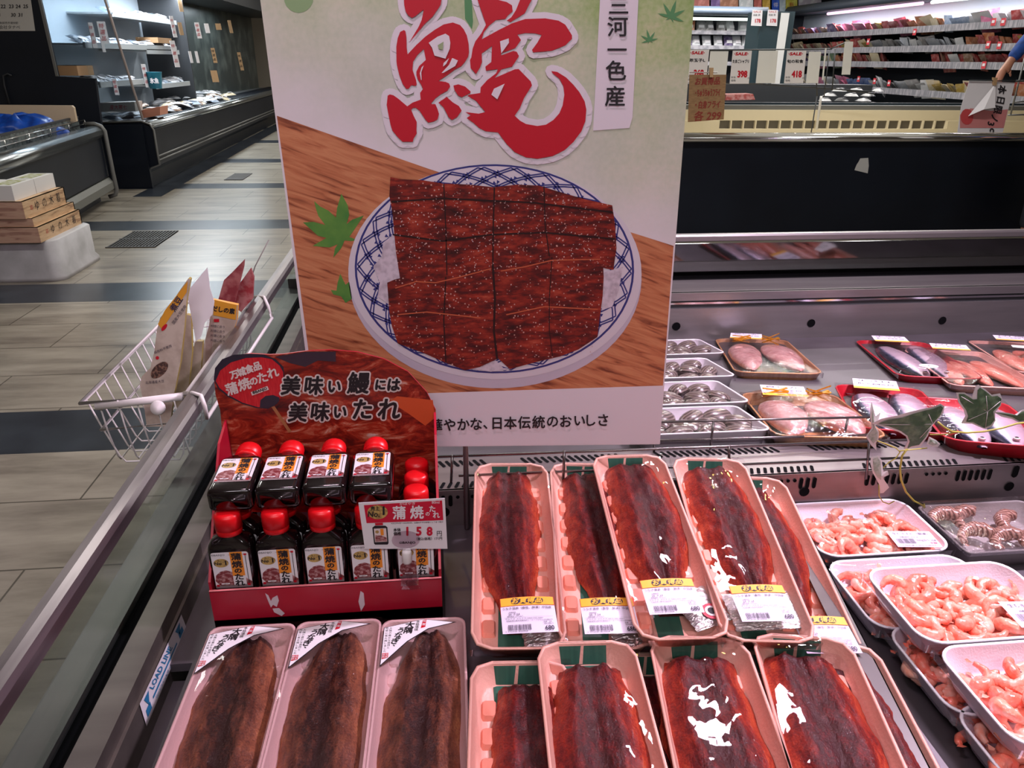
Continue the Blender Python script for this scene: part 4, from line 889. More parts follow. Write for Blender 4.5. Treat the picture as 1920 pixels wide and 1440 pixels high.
b = MB(); p = atY(763, 1042, CY); b.lathe([(.005, p.z-.009), (.0062, p.z-.006), (.0058, p.z+.006), (.005, p.z+.009)], WHITE, 14, c=(p.x, CY-.001)); obj('swivel', b, pc, label='white swivel knob')

# ================================================================== SHRIMP TRAYS
SHR = [mat('peeled_shrimp_%s' % n, c, .22, coat=.5, noise=(160, c2, ONE, .35, .65, 4), bump=(220, .3, ONE), sss=.15) for n, c, c2 in (('coral', (255, 138, 112), (250, 176, 152)), ('pale', (252, 168, 142), (250, 196, 176)), ('bright', (255, 118, 94), (252, 152, 128)))]
SMESH = []
def shrimp_mesh(seed, m, R=.0125, r=.0068, arc=4.0, stripes=None):
    rs = random.Random(seed); pts = []; rad = []; n = 16
    for i in range(n+1):
        t = i/n; g = arc*t*(1+.1*rs.uniform(-1, 1)*0); q = R*(1+.25*t); pts.append((q*math.cos(g), q*math.sin(g), .004*math.sin(t*3+seed)))
        rad.append(r*(.55+.5*math.sin(min(1, t*2.2)*math.pi/2))*(1-.72*t**1.6)*(1+.07*math.sin(t*34))*(1.0))
    b = MB(); b.tube(pts, rad, m, 10)
    e = Vector(pts[-1]); d = (e-Vector(pts[-2])).normalized(); s_ = Vector((-d.y, d.x, 0))
    b.add([e, e+d*.006+s_*.004, e+d*.008, e+d*.006-s_*.004], [(0, 1, 2), (0, 2, 3)], m)
    return b.mesh('peeled_shrimp')
for i in range(6): SMESH.append(shrimp_mesh(i, SHR[i % 3], R=.0095+.0012*(i % 3), r=.0078, arc=3.2+.3*(i % 4)))
ST_W, ST_D, ST_H = .205, .142, .032
def white_tray_parts(root, W, D, H, film_=True, seed=1, m=WFOAM, fl=.014, r=.028, fm=None, bulge=.004):
    b = MB(); tray_shell(b, W, D, H, fl, r, 6, m); obj('foam_body', b, root, local=True)
    if film_: film_obj(root, W-.002, D-.002, H-.002, seed, m=fm or CLING, bulge=bulge, nx=24, ny=18, wr=.0005)
def small_label(root, cx, cy, z, w_, l_, rot, title, foot=None, base=LILAC):
    b = MB(); c, s = math.cos(rot), math.sin(rot)
    F_ = lambda k: (lambda x, y: Vector((cx+x*c-y*s, cy+x*s+y*c, z+.0004*k)))
    q = lambda x0, y0, x1, y1, k, m: b.add([F_(k)(x0, y0), F_(k)(x1, y0), F_(k)(x1, y1), F_(k)(x0, y1)], [(0, 1, 2, 3)], m)
    q(-w_/2, -l_/2, w_/2, l_/2, 0, base)
    if foot: q(-w_/2, -l_/2, w_/2, -l_/2+l_*.2, 1, foot)
    put(b, title, F_(2), 0, l_*.32, l_*.16, DKTXT, fit=w_*.8)
    if not foot:
        rs = random.Random(2); x = -w_*.42
        while x < -.02*w_: wd = rs.choice((.0004, .0007)); q(x, -l_*.3, x+wd, .0, 2, DKTXT); x += wd+.0006
        put(b, '消費期限 26.7.16', F_(2), -w_*.1, l_*.10, l_*.10, DKTXT); put(b, '100g当り 258', F_(2), w_*.25, -l_*.1, l_*.13, DKTXT); put(b, '大阪府東大阪市花園本町', F_(2), 0, -l_*.42, l_*.07, DKTXT, fit=w_*.8)
        put(b, '半額', F_(2), w_*.36, -l_*.26, l_*.14, REDINK)
    else: put(b, '真いか 刺身用 498', F_(2), 0, 0, l_*.18, DKTXT, fit=w_*.8)
    obj('price_label', b, root, local=True)
def shrimp_tray(x, y, z, n, label, slabel, seed, lab=None, region=(-.075, .075, -.045, .040), rz=0.0, layers=2):
    T = Matrix.Translation((x, y, z)) @ Matrix.Rotation(rz, 4, 'Z'); root = thing('shrimp_tray', label, 'food tray', T, 'white foam trays of peeled shrimp')
    white_tray_parts(root, ST_W, ST_D, ST_H, True, seed)
    rs = random.Random(seed); pl = []
    for i in range(n):
        best = None
        for _ in range(14):
            c = (rs.uniform(region[0], region[1]), rs.uniform(region[2], region[3])); lv = i*layers//n
            d = min([math.dist(c, p[:2]) for p in pl if p[2] == lv] or [1])
            if best is None or d > best[0]: best = (d, c, lv)
        d, c, lv = best; pl.append((c[0], c[1], lv))
        A = T @ Matrix.Translation((c[0], c[1], .0115+lv*.0085)) @ Matrix.Rotation(rs.uniform(0, 6.28), 4, 'Z') @ Matrix.Rotation(rs.uniform(-.45, .45), 4, 'X') @ Matrix.Rotation(rs.uniform(-.4, .4), 4, 'Y') @ Matrix.Scale(rs.uniform(1.0, 1.35), 4)
        o = bpy.data.objects.new('peeled_shrimp', SMESH[rs.randrange(6)]); COL.objects.link(o); o.matrix_basis = A; WM[o.name] = A
        props(o, slabel, 'shrimp', slabel)
    if lab: small_label(root, *lab)
S3z = .830-ST_H
shrimp_tray(.648, .907, .795-ST_H, 58, 'white tray of peeled pink shrimp at the back against the ridge', 'peeled pink shrimp in the rear white tray by the ridge', 41, (.050, -.047, ST_H+.005, .066, .040, -.10, '生むきエビ（解凍）'))
shrimp_tray(.642, .757, .795-ST_H, 30, 'white tray of peeled shrimp mostly covered by the tray in front of it', 'peeled pink shrimp in the half covered second tray', 42, region=(-.080, -.02, -.045, .045))
shrimp_tray(.650, .617, .798-ST_H, 26, 'lower white tray of shrimp tucked under the large one', 'peeled pink shrimp in the tucked-under lower tray', 44, region=(-.085, -.03, -.05, .05))
shrimp_tray(.652, .490, .798-ST_H, 18, 'lowest white tray of shrimp at the bottom right corner', 'peeled pink shrimp in the bottom right corner tray', 46, region=(-.085, -.03, -.05, .05))
shrimp_tray(.655, .690, .832-ST_H, 66, 'large white tray of peeled pink shrimp on top, with a barcode label', 'peeled pink shrimp in the large white top tray', 43, (.064, -.040, ST_H+.005, .075, .046, -.08, '生むきエビ（解凍）'))
shrimp_tray(.660, .545, .832-ST_H, 56, 'white tray of peeled shrimp nearest the camera at the right edge', 'peeled pink shrimp in the nearest right-hand tray', 45)
# striped raw prawns in a clear box
BX = thing('prawn_pack', 'clear lidded plastic box of raw striped prawns beyond the white shrimp trays', 'food pack', (.86, .895, .757))
b = MB(); tray_shell(b, .19, .13, .034, .010, .012, 4, mat('clear_tray_base', (196, 190, 190), .15, trans=.0)); obj('base', b, BX, local=True)
film_obj(BX, .19, .13, .040, 51, m=LIDFILM, bulge=.006, name='clear_lid', nx=24, ny=16)
def strp(nt, N, Lk, b):
    tc = N.new('ShaderNodeTexCoord'); v = N.new('ShaderNodeTexWave'); v.inputs['Scale'].default_value = 70; v.inputs['Distortion'].default_value = 3; Lk.new(tc.outputs['Object'], v.inputs[0])
    r = ramp(N, [(.0, (110, 70, 62)), (.4, (190, 140, 124)), (1, (214, 172, 156))]); Lk.new(v.outputs[0], r.inputs[0]); Lk.new(r.outputs[0], b.inputs['Base Color']); b.inputs['Roughness'].default_value = .25
PRAWN = custom('striped_raw_prawn', strp); pm = [shrimp_mesh(20+i, PRAWN, R=.022, r=.0135, arc=3.0) for i in range(2)]
for i, (x, y, g) in enumerate(((-.055, .028, .4), (-.010, .034, .9), (-.035, -.018, .2), (.010, -.030, .5), (.050, .012, 1.2), (.055, -.035, .3))):
    o = bpy.data.objects.new('raw_prawn', pm[i % 2]); COL.objects.link(o); o.matrix_basis = WM[BX.name] @ Matrix.Translation((x, y, .022)) @ Matrix.Rotation(g, 4, 'Z'); WM[o.name] = o.matrix_basis
    props(o, 'striped raw prawn curled inside the clear lidded box', 'prawn', 'raw prawns in the clear box')

# ================================================================== FAR DECK: clams, fish, fillets
FK = -.1735
def fframe(rear, front, h, L): return frame(rear, front, LIPZ-.012+h, FK, 1.075, h=h, L=L, anchor='mid')
def deckT(x, y, rz=0.0):
    n = Vector((0, -FK, 1)).normalized(); yv = Vector((0, 1, FK)).normalized(); xv = yv.cross(n); z = LIPZ-.012+FK*(y-1.075)
    M_ = Matrix((xv, yv, n)).transposed().to_4x4(); M_.translation = (x, y, z+.0005); return M_ @ Matrix.Rotation(rz, 4, 'Z')
def clammat(nt, N, Lk, b):
    tc = N.new('ShaderNodeTexCoord'); v = N.new('ShaderNodeTexWave'); v.wave_type = 'RINGS'; v.inputs['Scale'].default_value = 60; v.inputs['Distortion'].default_value = 2; v.inputs['Detail'].default_value = 3
    q = N.new('ShaderNodeMapping'); q.inputs['Location'].default_value = (0, .018, 0); Lk.new(tc.outputs['Object'], q.inputs[0]); Lk.new(q.outputs[0], v.inputs[0])
    r = ramp(N, [(.0, (70, 60, 56)), (.5, (100, 88, 82)), (1, (132, 118, 110))]); Lk.new(v.outputs[0], r.inputs[0]); Lk.new(r.outputs[0], b.inputs['Base Color']); b.inputs['Roughness'].default_value = .28; b.inputs['Coat Weight'].default_value = .5
CLAM = custom('ringed_clam_shell', clammat)
def clam_mesh(s_):
    b = MB(); n = 9; m_ = 20
    for sg in (1, -1):
        vs = []
        for j in range(n+1):
            q = j/n
            for i in range(m_):
                g = 2*math.pi*i/m_; rx = .024*(1+.06*math.sin(g+s_)); ry = .019*(1-.22*math.sin(g)*1.0 if math.sin(g) > 0 else 1)
                vs.append((q*rx*math.cos(g), q*ry*math.sin(g)+.004*(1-q), sg*(.0125*math.sqrt(max(0, 1-q**2.2))+.0004)))
        fs = [(j*m_+i, j*m_+(i+1) % m_, (j+1)*m_+(i+1) % m_, (j+1)*m_+i) for j in range(n) for i in range(m_)]
        b.add(vs, fs, CLAM, True)
    return b.mesh('clam')
CM = [clam_mesh(i) for i in range(3)]
WPL = mat('white_plastic_tray', (226, 220, 226), .3)
for k_, (x1, ya, yb_, nm) in enumerate(((.745, 1.73, 1.93, 'rearmost'), (.670, 1.48, 1.68, 'second from the back'), (.610, 1.265, 1.445, 'third from the back'), (.570, 1.085, 1.245, 'nearest, behind the wire fence'))):
    D = (yb_-ya)*1.01; W = .23; T = deckT(x1-W/2, (ya+yb_)/2); root = thing('clam_tray', 'white plastic tray of clams, '+nm, 'food tray', T, 'white trays of clams in a line')
    white_tray_parts(root, W, D, .036, True, 60+k_, m=WPL, fl=.010, r=.018)
    rs = random.Random(60+k_); nn = 0
    for r_ in range(3):
        for c_ in range(4):
            A = T @ Matrix.Translation((-.075+c_*.050+rs.uniform(-.004, .004)+(.01 if r_ % 2 else -.01), -D/2+.038+r_*(D-.07)/2+rs.uniform(-.003, .003), .017+rs.uniform(0, .006))) @ Matrix.Rotation(rs.uniform(-.9, .9), 4, 'Z') @ Matrix.Rotation(rs.uniform(-.35, .35), 4, 'X') @ Matrix.Rotation(rs.uniform(-.3, .3), 4, 'Y') @ Matrix.Scale(rs.uniform(1.1, 1.3), 4)
            o = bpy.data.objects.new('clam', CM[rs.randrange(3)]); COL.objects.link(o); o.matrix_basis = A; WM[o.name] = A
            props(o, 'ringed brown clam in the %s white tray' % nm.split(',')[0], 'clam', 'clams in the %s white tray' % nm.split(',')[0])
def lump(seed, L, W, H, m, tail=.5, n=1):
    b = MB()
    def f(u, v):
        t = v; w_ = W/2*(math.sin(math.pi*min(1, t**.75))**.6)*(1-.3*tail*t)+.0005; g = 2*math.pi*u; z = H/2*(math.sin(math.pi*t)**.5+.02)
        r_ = 1+.10*noise.noise((math.cos(g)*1.4, t*5, seed))
        return (w_*math.cos(g)*r_, L/2-t*L, max(.0, H/2+z*math.sin(g)*r_)+.002)
    b.grid(f, 18, 20, m); return b
ROE = mat('pale_squid_flesh', (226, 178, 172), .25, coat=.6, noise=(40, (206, 146, 142), ONE, .35, .65, 5), bump=(90, .4, ONE)); GOLDT = mat('gold_tie', (226, 160, 40), .25, .7)
WOODT = mat('wood_grain_tray', (214, 158, 108), .4, noise=(8, (196, 136, 90), (14, 1, 1), .35, .65, 3))
for k_, (rear, front, L, W, nm) in enumerate((((1398, 626), (1475, 715), .44, .20, 'rear'), ((1465, 728), (1575, 832), .30, .19, 'front'))):
    T = fframe(rear, front, .03, L); root = thing('squid_tray', ['wood-grain tray of pale squid by the steel wall, behind the other one', 'wood-grain tray of pale squid in front, behind the wire fence'][k_], 'food tray', T, 'wood-grain trays of squid')
    b = MB(); tray_shell(b, W, L, .03, .014, .03, 3, WOODT); obj('tray_body', b, root, local=True)
    film_obj(root, W-.004, L-.004, .030, 70+k_, m=BAGFILM, bulge=.022, wr=.004, nx=26, ny=32, name='plastic_bag')
    small_label(root, -.02, L/2-.055, .048, .085, .085, -.15, '真いか', ORANGE)
    for j, sx in enumerate((-.045, .048)):
        TT = T @ Matrix.Translation((sx, -.02, .006)) @ Matrix.Rotation([-.05, .06][j], 4, 'Z')
        t_ = thing('squid_fillet', ['left', 'right'][j]+' pale squid body in the '+nm+' wood-grain tray', 'squid', TT, 'pale squid in the wood-grain trays')
        obj('flesh', lump(70+j+k_*3, L*.72, .085, .036, ROE, .3), t_, local=True)
        b = MB(); rs = random.Random(j)
        for q in range(5): g = rs.uniform(-.6, .6); b.box((0, 0, 0), (.05, .006, .002), GOLDT, T=Matrix.Translation((0, L*.33, .036+.003*q)) @ Matrix.Rotation(g, 4, 'Z') @ Matrix.Rotation(rs.uniform(-.5, .5), 4, 'Y'))
        obj('gold_tie', b, t_, local=True, label='gold twist tie')
# whole fish
def fishm(nt, N, Lk, b):
    tc = N.new('ShaderNodeTexCoord'); a = N.new('ShaderNodeAttribute'); a.attribute_name = 'tone'
    t = N.new('ShaderNodeTexNoise'); t.inputs['Scale'].default_value = 45; t.inputs['Detail'].default_value = 5; Lk.new(tc.outputs['Object'], t.inputs[0])
    m = N.new('ShaderNodeMath'); m.operation = 'MULTIPLY_ADD'; m.inputs[1].default_value = .35; Lk.new(t.outputs[0], m.inputs[0]); Lk.new(a.outputs['Fac'], m.inputs[2])
    r = ramp(N, [(.18, (224, 196, 206)), (.5, (196, 178, 196)), (.72, (84, 92, 118)), (.9, (30, 38, 56))]); Lk.new(m.outputs[0], r.inputs[0]); Lk.new(r.outputs[0], b.inputs['Base Color'])
    b.inputs['Roughness'].default_value = .24; b.inputs['Metallic'].default_value = .35; b.inputs['Coat Weight'].default_value = .5
FISHM = custom('silver_blue_fish_skin', fishm); EYE = mat('fish_eye', (20, 20, 26), .1); EYEW = mat('fish_eye_ring', (206, 196, 196), .3)
def whole_fish(T, L, W, label, grp):
    t_ = thing('whole_fish', label, 'fish', T, grp); b = MB()
    def prof(t):      # t 0 tail (rear) .. 1 snout (front)
        if t < .08: return .16+.06*t
        return max(.02, math.sin(math.pi*min(1, (.10+.86*t)))**.75*(1 if t < .8 else 1-((t-.8)/.2)**2*.45))
    def f(u, v):
        g = 2*math.pi*u; w_ = prof(v)*W/2; return (w_*math.cos(g), -L/2+(1-v)*L, max(0, .015+.017*prof(v)*math.sin(g)))
    def tone(u, v):
        g = 2*math.pi*u; x = math.cos(g); return .16+.62*(1 if x < -.45 else 0)*min(1, (-x-.45)*3)+.30*max(0, x-.75)*2
    b.grid(f, 24, 26, FISHM, tone=tone)
    o = b.add([(0, L/2-.01, .012), (-.030, L/2+.035, .008), (-.006, L/2+.020, .010), (.026, L/2+.035, .008)], [(0, 1, 2), (0, 2, 3)], FISHM)
    for i in range(4): b.tone[o+i] = .5
    obj('body', b, t_, local=True); b = MB()
    for r_, m, z in ((.0058, EYEW, .0275), (.0034, EYE, .0285)): b.lathe([(r_, z-.004), (r_*.9, z-.0008), (r_*.3, z)], m, 12, c=(.002, -L/2+L*.085))
    obj('eye', b, t_, local=True)
for k_, (rear, front, L, W, nm, lab_) in enumerate((((1648, 625), (1800, 728), .46, .185, 'rear', 1), ((1635, 712), (1718, 822), .34, .17, 'front', 1), ((1790, 742), (1885, 835), .30, .17, 'right', 0))):
    T = fframe(rear, front, .03, L); root = thing('fish_tray', ['red foam tray with two silver fish at the back, heads forward', 'red foam tray with silver fish in front, behind the ivy leaf', 'red foam tray of silver fish at the right behind the ivy'][k_], 'food tray', T, 'red foam trays of silver fish')
    b = MB(); tray_shell(b, W, L, .028, .016, .034, 3, WRED); obj('tray_body', b, root, local=True)
    film_obj(root, W-.006, L-.004, .030, 80+k_, m=CLING, bulge=.012, wr=.001, nx=20, ny=28)
    if lab_: small_label(root, -.01, L/2-.050, .042, .085, .090, -.1, '生さば', ORANGE)
    if k_ == 0:
        b = MB(); b.add([(-.02+.020*math.cos(g*.4), -L/2+.035+.020*math.sin(g*.4), .046) for g in range(16)], [tuple(range(16))], PAPER); put(b, '生', lambda x, y: Vector((x, y, .0465)), -.02, -L/2+.035, .018, DKTXT); obj('round_sticker', b, root, local=True)
    for j, sx in enumerate((-.030, .034)):
        whole_fish(T @ Matrix.Translation((sx, -.025+.015*j, .004)) @ Matrix.Rotation([.03, -.06][j], 4, 'Z'), L*.86, .074, ['left', 'right'][j]+' silver-blue fish in the '+nm+' red tray', 'silver fish in the red trays')
SALM = mat('pink_fish_fillet', (236, 150, 128), .3, coat=.4, noise=(30, (224, 120, 100), (6, 1, 1), .35, .65, 4))
for k_, (rear, front, L, lb) in enumerate((((1748, 645), (1905, 745), .42, 'pink'), ((1868, 632), (2020, 715), .42, 'orange'), ((1985, 632), (2140, 705), .42, 'deep'))):
    if k_ == 2: continue
    T = fframe(rear, front, .026, L); root = thing('fillet_tray', ['salmon-coloured tray of pink fillets under crinkled film, right of the red fish tray', 'salmon-coloured tray of pink fillets at the right edge by the steel wall'][k_], 'food tray', T, 'salmon-coloured trays of fillets')
    b = MB(); tray_shell(b, .19, L, .026, .014, .024, 3, PINKFOAM); obj('tray_body', b, root, local=True)
    film_obj(root, .186, L-.004, .028, 90+k_, m=BAGFILM, bulge=.016, wr=.003, nx=24, ny=32, name='plastic_bag')
    small_label(root, 0, L/2-.06, .046, .085, .080, -.15, '切身', ORANGE)
    if k_ == 1:
        b = MB(); F9 = lambda x, y: Vector((x, y, .0515)); b.add([Vector((x, y, .0508)) for x, y in ((-.05, -.02), (.05, -.06), (.06, -.03), (.055, .0), (-.045, .012))], [tuple(range(5))], PAPER); put(b, 'ぶり', F9, 0, -.022, .03, DKTXT, rot=-.35); obj('handwritten_label', b, root, local=True)
    for j in range(3):
        obj('fish_fillet', lump(95+j+k_*4, L*.66, .052, .022, SALM, .2), T=T @ Matrix.Translation((-.052+j*.052, -.03, .005)) @ Matrix.Rotation(.05*(j-1), 4, 'Z'), local=True, label='pale pink fish fillet in the %s tray, %s' % (['salmon-coloured', 'right-edge'][k_], ['left', 'middle', 'right'][j]), cat='fish fillet', group='pink fillets on the far deck')

# ================================================================== WIRE BASKET ON THE LEFT RAIL
WW_ = mat('white_coated_wire', (214, 210, 208), .35)
bk = thing('wire_basket', 'white wire basket of food pouches hung on the left glass rail', 'wire basket', (-.50, 1.35, .80))
A, B_, C_, D_ = (-.585, 1.18, .925), (-.425, 1.205, .925), (-.425, 1.76, .925), (-.585, 1.735, .925)
b = MB(); b.tube([A, B_, C_, D_], .0036, WW_, 8, closed=True)
A2, B2, C2, D2 = (-.570, 1.195, .868), (-.44, 1.215, .868), (-.44, 1.75, .868), (-.570, 1.72, .868)
b.tube([A2, B2, C2, D2], .0026, WW_, 8, closed=True); obj('rim', b, bk)
b = MB(); z0 = .80
for k in range(15):
    y = 1.20+k*.0385; b.tube([(-.585, y, .925), (-.570, y+.002, .868), (-.553, y+.004, z0+.012), (-.545, y+.005, z0), (-.455, y+.005, z0), (-.447, y+.004, z0+.012), (-.425, y+.01, .925)], .0015, WW_, 6)
for k in range(5):
    x = -.560+k*.030; b.tube([(x, 1.188, .925), (x, 1.196, .868), (x+.002, 1.208, z0+.01), (x+.002, 1.216, z0), (x+.002, 1.73, z0), (x, 1.745, .925)], .0015, WW_, 6)
obj('wire_mesh', b, bk)
b = MB(); P_ = [atZ(*q, z) for q, z in (((346, 737), .935), ((361, 737), .964), ((377, 742), .966), ((384, 762), .955), ((388, 784), .925), ((510, 596), .925), ((503, 575), .955), ((495, 557), .966), ((478, 556), .955))]
b.tube(P_, .0034, WW_, 8); obj('hook', b, bk)
b = MB(); p, q = atZ(180, 762, .915), atZ(342, 744, .925); b.tube([p, q], .0068, WW_, 8); obj('front_bar', b, bk)
b = MB(); c = atZ(299, 761, .915); b.lathe([(.0, -.004), (.011, -.004), (.0125, 0), (.011, .004), (.0, .005)], WW_, 18, T=Matrix.Translation((c.x, c.y-.008, c.z)) @ Matrix.Rotation(math.radians(70), 4, 'X')); obj('knob', b, bk)
POUCHG = mat('beige_pouch', (196, 182, 168), .35, noise=(40, (176, 160, 146), ONE, .4, .6, 3)); POUCHO = mat('orange_pouch_top', (216, 152, 48), .35); POUCHR = mat('maroon_pouch', (128, 48, 58), .35, noise=(40, (160, 96, 96), ONE, .45, .6, 3)); OLIVE = mat('olive_pouch_edge', (150, 130, 62), .4); BEAN = mat('printed_beans', (66, 44, 40), .4, noise=(300, (130, 96, 80), ONE, .45, .6, 3))
def pouch(nm, px, Y, th, m, edge, label, deco=None, dY=0.06):
    b = MB(); fn0 = pxfn((0, Y, .9), (0, -1, 0)); pts = [fn0(*p) for p in px]; pts = [Vector((p.x, p.y+(p.x-pts[0].x)*dY*10, p.z)) for p in pts]
    b.slab(pts, (0, th, 0), m, edge)
    if deco: deco(b, Y)
    return props(obj(nm, b), label, 'food pouch' if nm == 'food_pouch' else 'card', 'food pouches in the wire basket' if nm == 'food_pouch' else None)
def deco1(b, Y):
    f = lambda k: pxfn((0, Y, .9), N_, .0004*k)
    b.poly([f(1)(*p) for p in ((296, 608), (309, 582), (352, 527), (350, 548), (322, 590), (304, 618))], POUCHO)
    b.poly([f(1)(*p) for p in ell(299, 694, 20, 11, 18, -.75)], BEAN); b.poly([f(1)(*p) for p in ell(295, 671, 3.4, 3.4, 10)], REDINK)
    b.poly([f(2)(*p) for p in ell(308, 614, 8, 3.5, 12, -.9)], REDINK); put(b, '煮豆', pxt(f(2)), 330, -570, 15, DKTXT, rot=1.0, bold=.4)
    put(b, '国産大豆使用', pxt(f(2)), 336, -590, 7, DKTXT, rot=.95); put(b, '保存料不使用', pxt(f(2)), 305, -655, 6, DKTXT, rot=.4); put(b, '北海道産大豆', pxt(f(2)), 290, -716, 6, DKTXT, rot=.1)
pouch('food_pouch', [(262, 722), (266, 706), (282, 690), (289, 660), (294, 620), (300, 596), (318, 574), (340, 540), (353, 522), (357, 524), (350, 560), (345, 620), (338, 680), (326, 740), (318, 800), (275, 800), (270, 760)], 1.26, .010, POUCHG, OLIVE, 'tall beige pouch with an olive edge, nearest in the wire basket', deco1, dY=0)
pouch('food_pouch', [(322, 760), (334, 690), (340, 620), (350, 590), (358, 592), (360, 660), (352, 740), (345, 770)], 1.33, .010, POUCHG, OLIVE, 'narrow beige pouch behind the tall one in the basket', dY=0)
pouch('food_pouch', [(345, 770), (350, 690), (366, 640), (380, 640), (376, 700), (362, 768)], 1.37, .010, POUCHG, OLIVE, 'small beige pouch below the blank white card', dY=0)
def deco2(b, Y):
    f = lambda k: pxfn((0, Y, .9), N_, .0004*k)
    b.poly([f(1)(*p) for p in ((402, 562), (444, 572), (442, 600), (400, 591))], POUCHO); put(b, 'だしの素', pxt(f(2)), 419, -581, 11, INK, rot=-.15, bold=.5)
    b.poly([f(2)(*p) for p in ((401, 598), (411, 598), (411, 604), (401, 604))], REDINK)
    for i in range(4): put(b, '料理に合う', pxt(f(2)), 408, -(612+i*9), 5.5, DKTXT, rot=-.1)
pouch('food_pouch', [(398, 562), (446, 572), (444, 600), (432, 640), (420, 700), (372, 730), (378, 660), (392, 610)], 1.44, .010, POUCHG, POUCHO, 'white pouch with a yellow-orange top band in the basket', deco2, dY=0)
pouch('food_pouch', [(408, 566), (414, 545), (420, 525), (434, 512), (458, 487), (457, 500), (448, 535), (438, 575)], 1.58, .008, POUCHR, POUCHR, 'maroon pouch sticking up with a pointed corner', dY=0)
pouch('food_pouch', [(430, 570), (436, 548), (452, 528), (470, 503), (476, 520), (474, 560), (452, 585)], 1.62, .008, mat('pink_red_pouch', (176, 112, 112), .35, noise=(50, (150, 50, 60), ONE, .45, .6, 3)), POUCHR, 'red and pink pouch at the far end of the basket', dY=0)
pouch('blank_card', [(350, 548), (389, 501), (394, 540), (402, 566), (398, 590), (384, 606), (378, 630), (367, 641), (360, 600)], 1.31, .0008, PAPER, PAPER, 'blank white diamond-tilted card standing in the basket', dY=0)
b = MB(); b.slab([atY(x, y, 1.40) for x, y in ((388, 596), (396, 592), (401, 604), (398, 650), (394, 690), (384, 690), (386, 640))], (0, .002, 0), CLR); props(obj('card_clip', b), 'clear plastic card clip standing in the wire basket', 'card clip')
b = MB(); b.tube([atY(460, 560, 1.66), atY(478, 500, 1.66), atY(504, 450, 1.66)], .0013, mat('grey_rod', (130, 122, 118), .4), 6); p = atY(460, 562, 1.66); b.bbox((p.x-.012, 1.655, p.z-.03), (p.x+.012, 1.665, p.z), CLR); props(obj('price_rod', b), 'thin grey rod of a clear clip leaning out of the basket', 'sign rod')

# ================================================================== IVY
LEAFG = mat('ivy_green', (62, 88, 60), .45, noise=(90, (92, 116, 84), ONE, .45, .65, 3), bump=(120, .4, ONE)); LEAFW = mat('ivy_cream_edge', (196, 192, 190), .5); VINE = mat('ivy_vine', (168, 158, 70), .5)
iv = thing('ivy_garland', 'artificial variegated ivy vine trailing over the steel ridge', 'ivy garland', (atY(1700, 850, .955).x, .955, LIPZ-.03))
def leaf(outer, inner, Y, tilt=0.0, mi=LEAFG, veins=()):
    b = MB()
    cx = sum(p[0] for p in outer)/len(outer); cy = sum(p[1] for p in outer)/len(outer)
    def g(x, y, e=0): p = atY(x, y, Y-e); d = ((x-cx)/60)**2+((y-cy)/60)**2; return Vector((p.x, p.y+d*.006+tilt*(y-cy)/60*.02, p.z))
    for poly_, m, e in ((outer, LEAFW, 0), (inner, mi, .0010)):
        c = g(cx, cy, e+.0015); pts = [g(x, y, e) for x, y in poly_]
        b.add([c]+pts, [(0, i+1, (i+1) % len(pts)+1) for i in range(len(pts))], m)
        if e == 0: b.add([c+Vector((0, .0009, 0))]+[p+Vector((0, .0009, 0)) for p in pts], [(0, (i+1) % len(pts)+1, i+1) for i in range(len(pts))], m)
    for v in veins: b.tube([g(x, y, .0022) for x, y in v], .00045, LEAFW, 4)
    obj('leaf', b, iv)
z5 = lambda L_: [(1560+x/5.333, 720+y/5.333) for x, y in L_]
leaf(z5(((435, 425), (520, 360), (640, 320), (760, 275), (900, 240), (1000, 225), (1085, 198), (1130, 225), (1120, 290), (1060, 360), (1010, 420), (980, 540), (930, 660), (860, 670), (770, 690), (800, 620), (760, 540), (680, 490), (560, 455))),
     z5(((480, 425), (580, 365), (700, 335), (800, 290), (920, 255), (1010, 240), (1085, 215), (1115, 240), (1090, 310), (1030, 380), (990, 440), (960, 550), (910, 640), (840, 655), (800, 680), (815, 610), (770, 530), (700, 480), (580, 435))), .940, .5, veins=(z5(((490, 425), (700, 410), (1015, 405))), z5(((1015, 405), (960, 300))), z5(((1015, 405), (900, 560)))))
leaf(z5(((1255, 95), (1330, 90), (1400, 130), (1440, 20), (1470, 10), (1540, 60), (1600, 110), (1690, 100), (1710, 150), (1700, 220), (1640, 290), (1655, 380), (1630, 440), (1560, 470), (1510, 450), (1420, 410), (1320, 410), (1350, 330), (1330, 270), (1275, 190))),
     z5(((1275, 105), (1330, 105), (1410, 155), (1450, 150), (1455, 60), (1480, 35), (1540, 75), (1600, 125), (1660, 120), (1705, 155), (1690, 215), (1620, 280), (1645, 370), (1610, 430), (1550, 455), (1500, 430), (1430, 395), (1360, 390), (1375, 330), (1350, 265), (1290, 180))), .965, .2, veins=(z5(((1560, 280), (1300, 130))), z5(((1560, 280), (1540, 120))), z5(((1560, 280), (1690, 180))), z5(((1560, 280), (1560, 450))), z5(((1560, 280), (1380, 370)))))
leaf(z5(((1620, 285), (1760, 290), (1830, 310), (1900, 260), (1990, 240), (2040, 300), (1990, 380), (1880, 390), (1800, 350), (1700, 330))), z5(((1640, 292), (1750, 300), (1840, 325), (1900, 275), (1990, 255), (2020, 300), (1980, 365), (1880, 375), (1810, 335))), .965, .2)
PALE = mat('ivy_pale_green', (158, 164, 152), .5, noise=(120, (110, 130, 108), ONE, .5, .7, 2))
leaf(z5(((345, 530), (400, 440), (385, 330), (395, 240), (410, 190), (425, 280), (440, 330), (490, 290), (470, 350), (430, 420), (470, 480), (470, 560), (440, 600), (460, 680), (400, 620))), z5(((360, 530), (410, 450), (400, 330), (412, 240), (432, 420), (460, 490), (455, 560), (420, 600))), .955, 0, PALE)
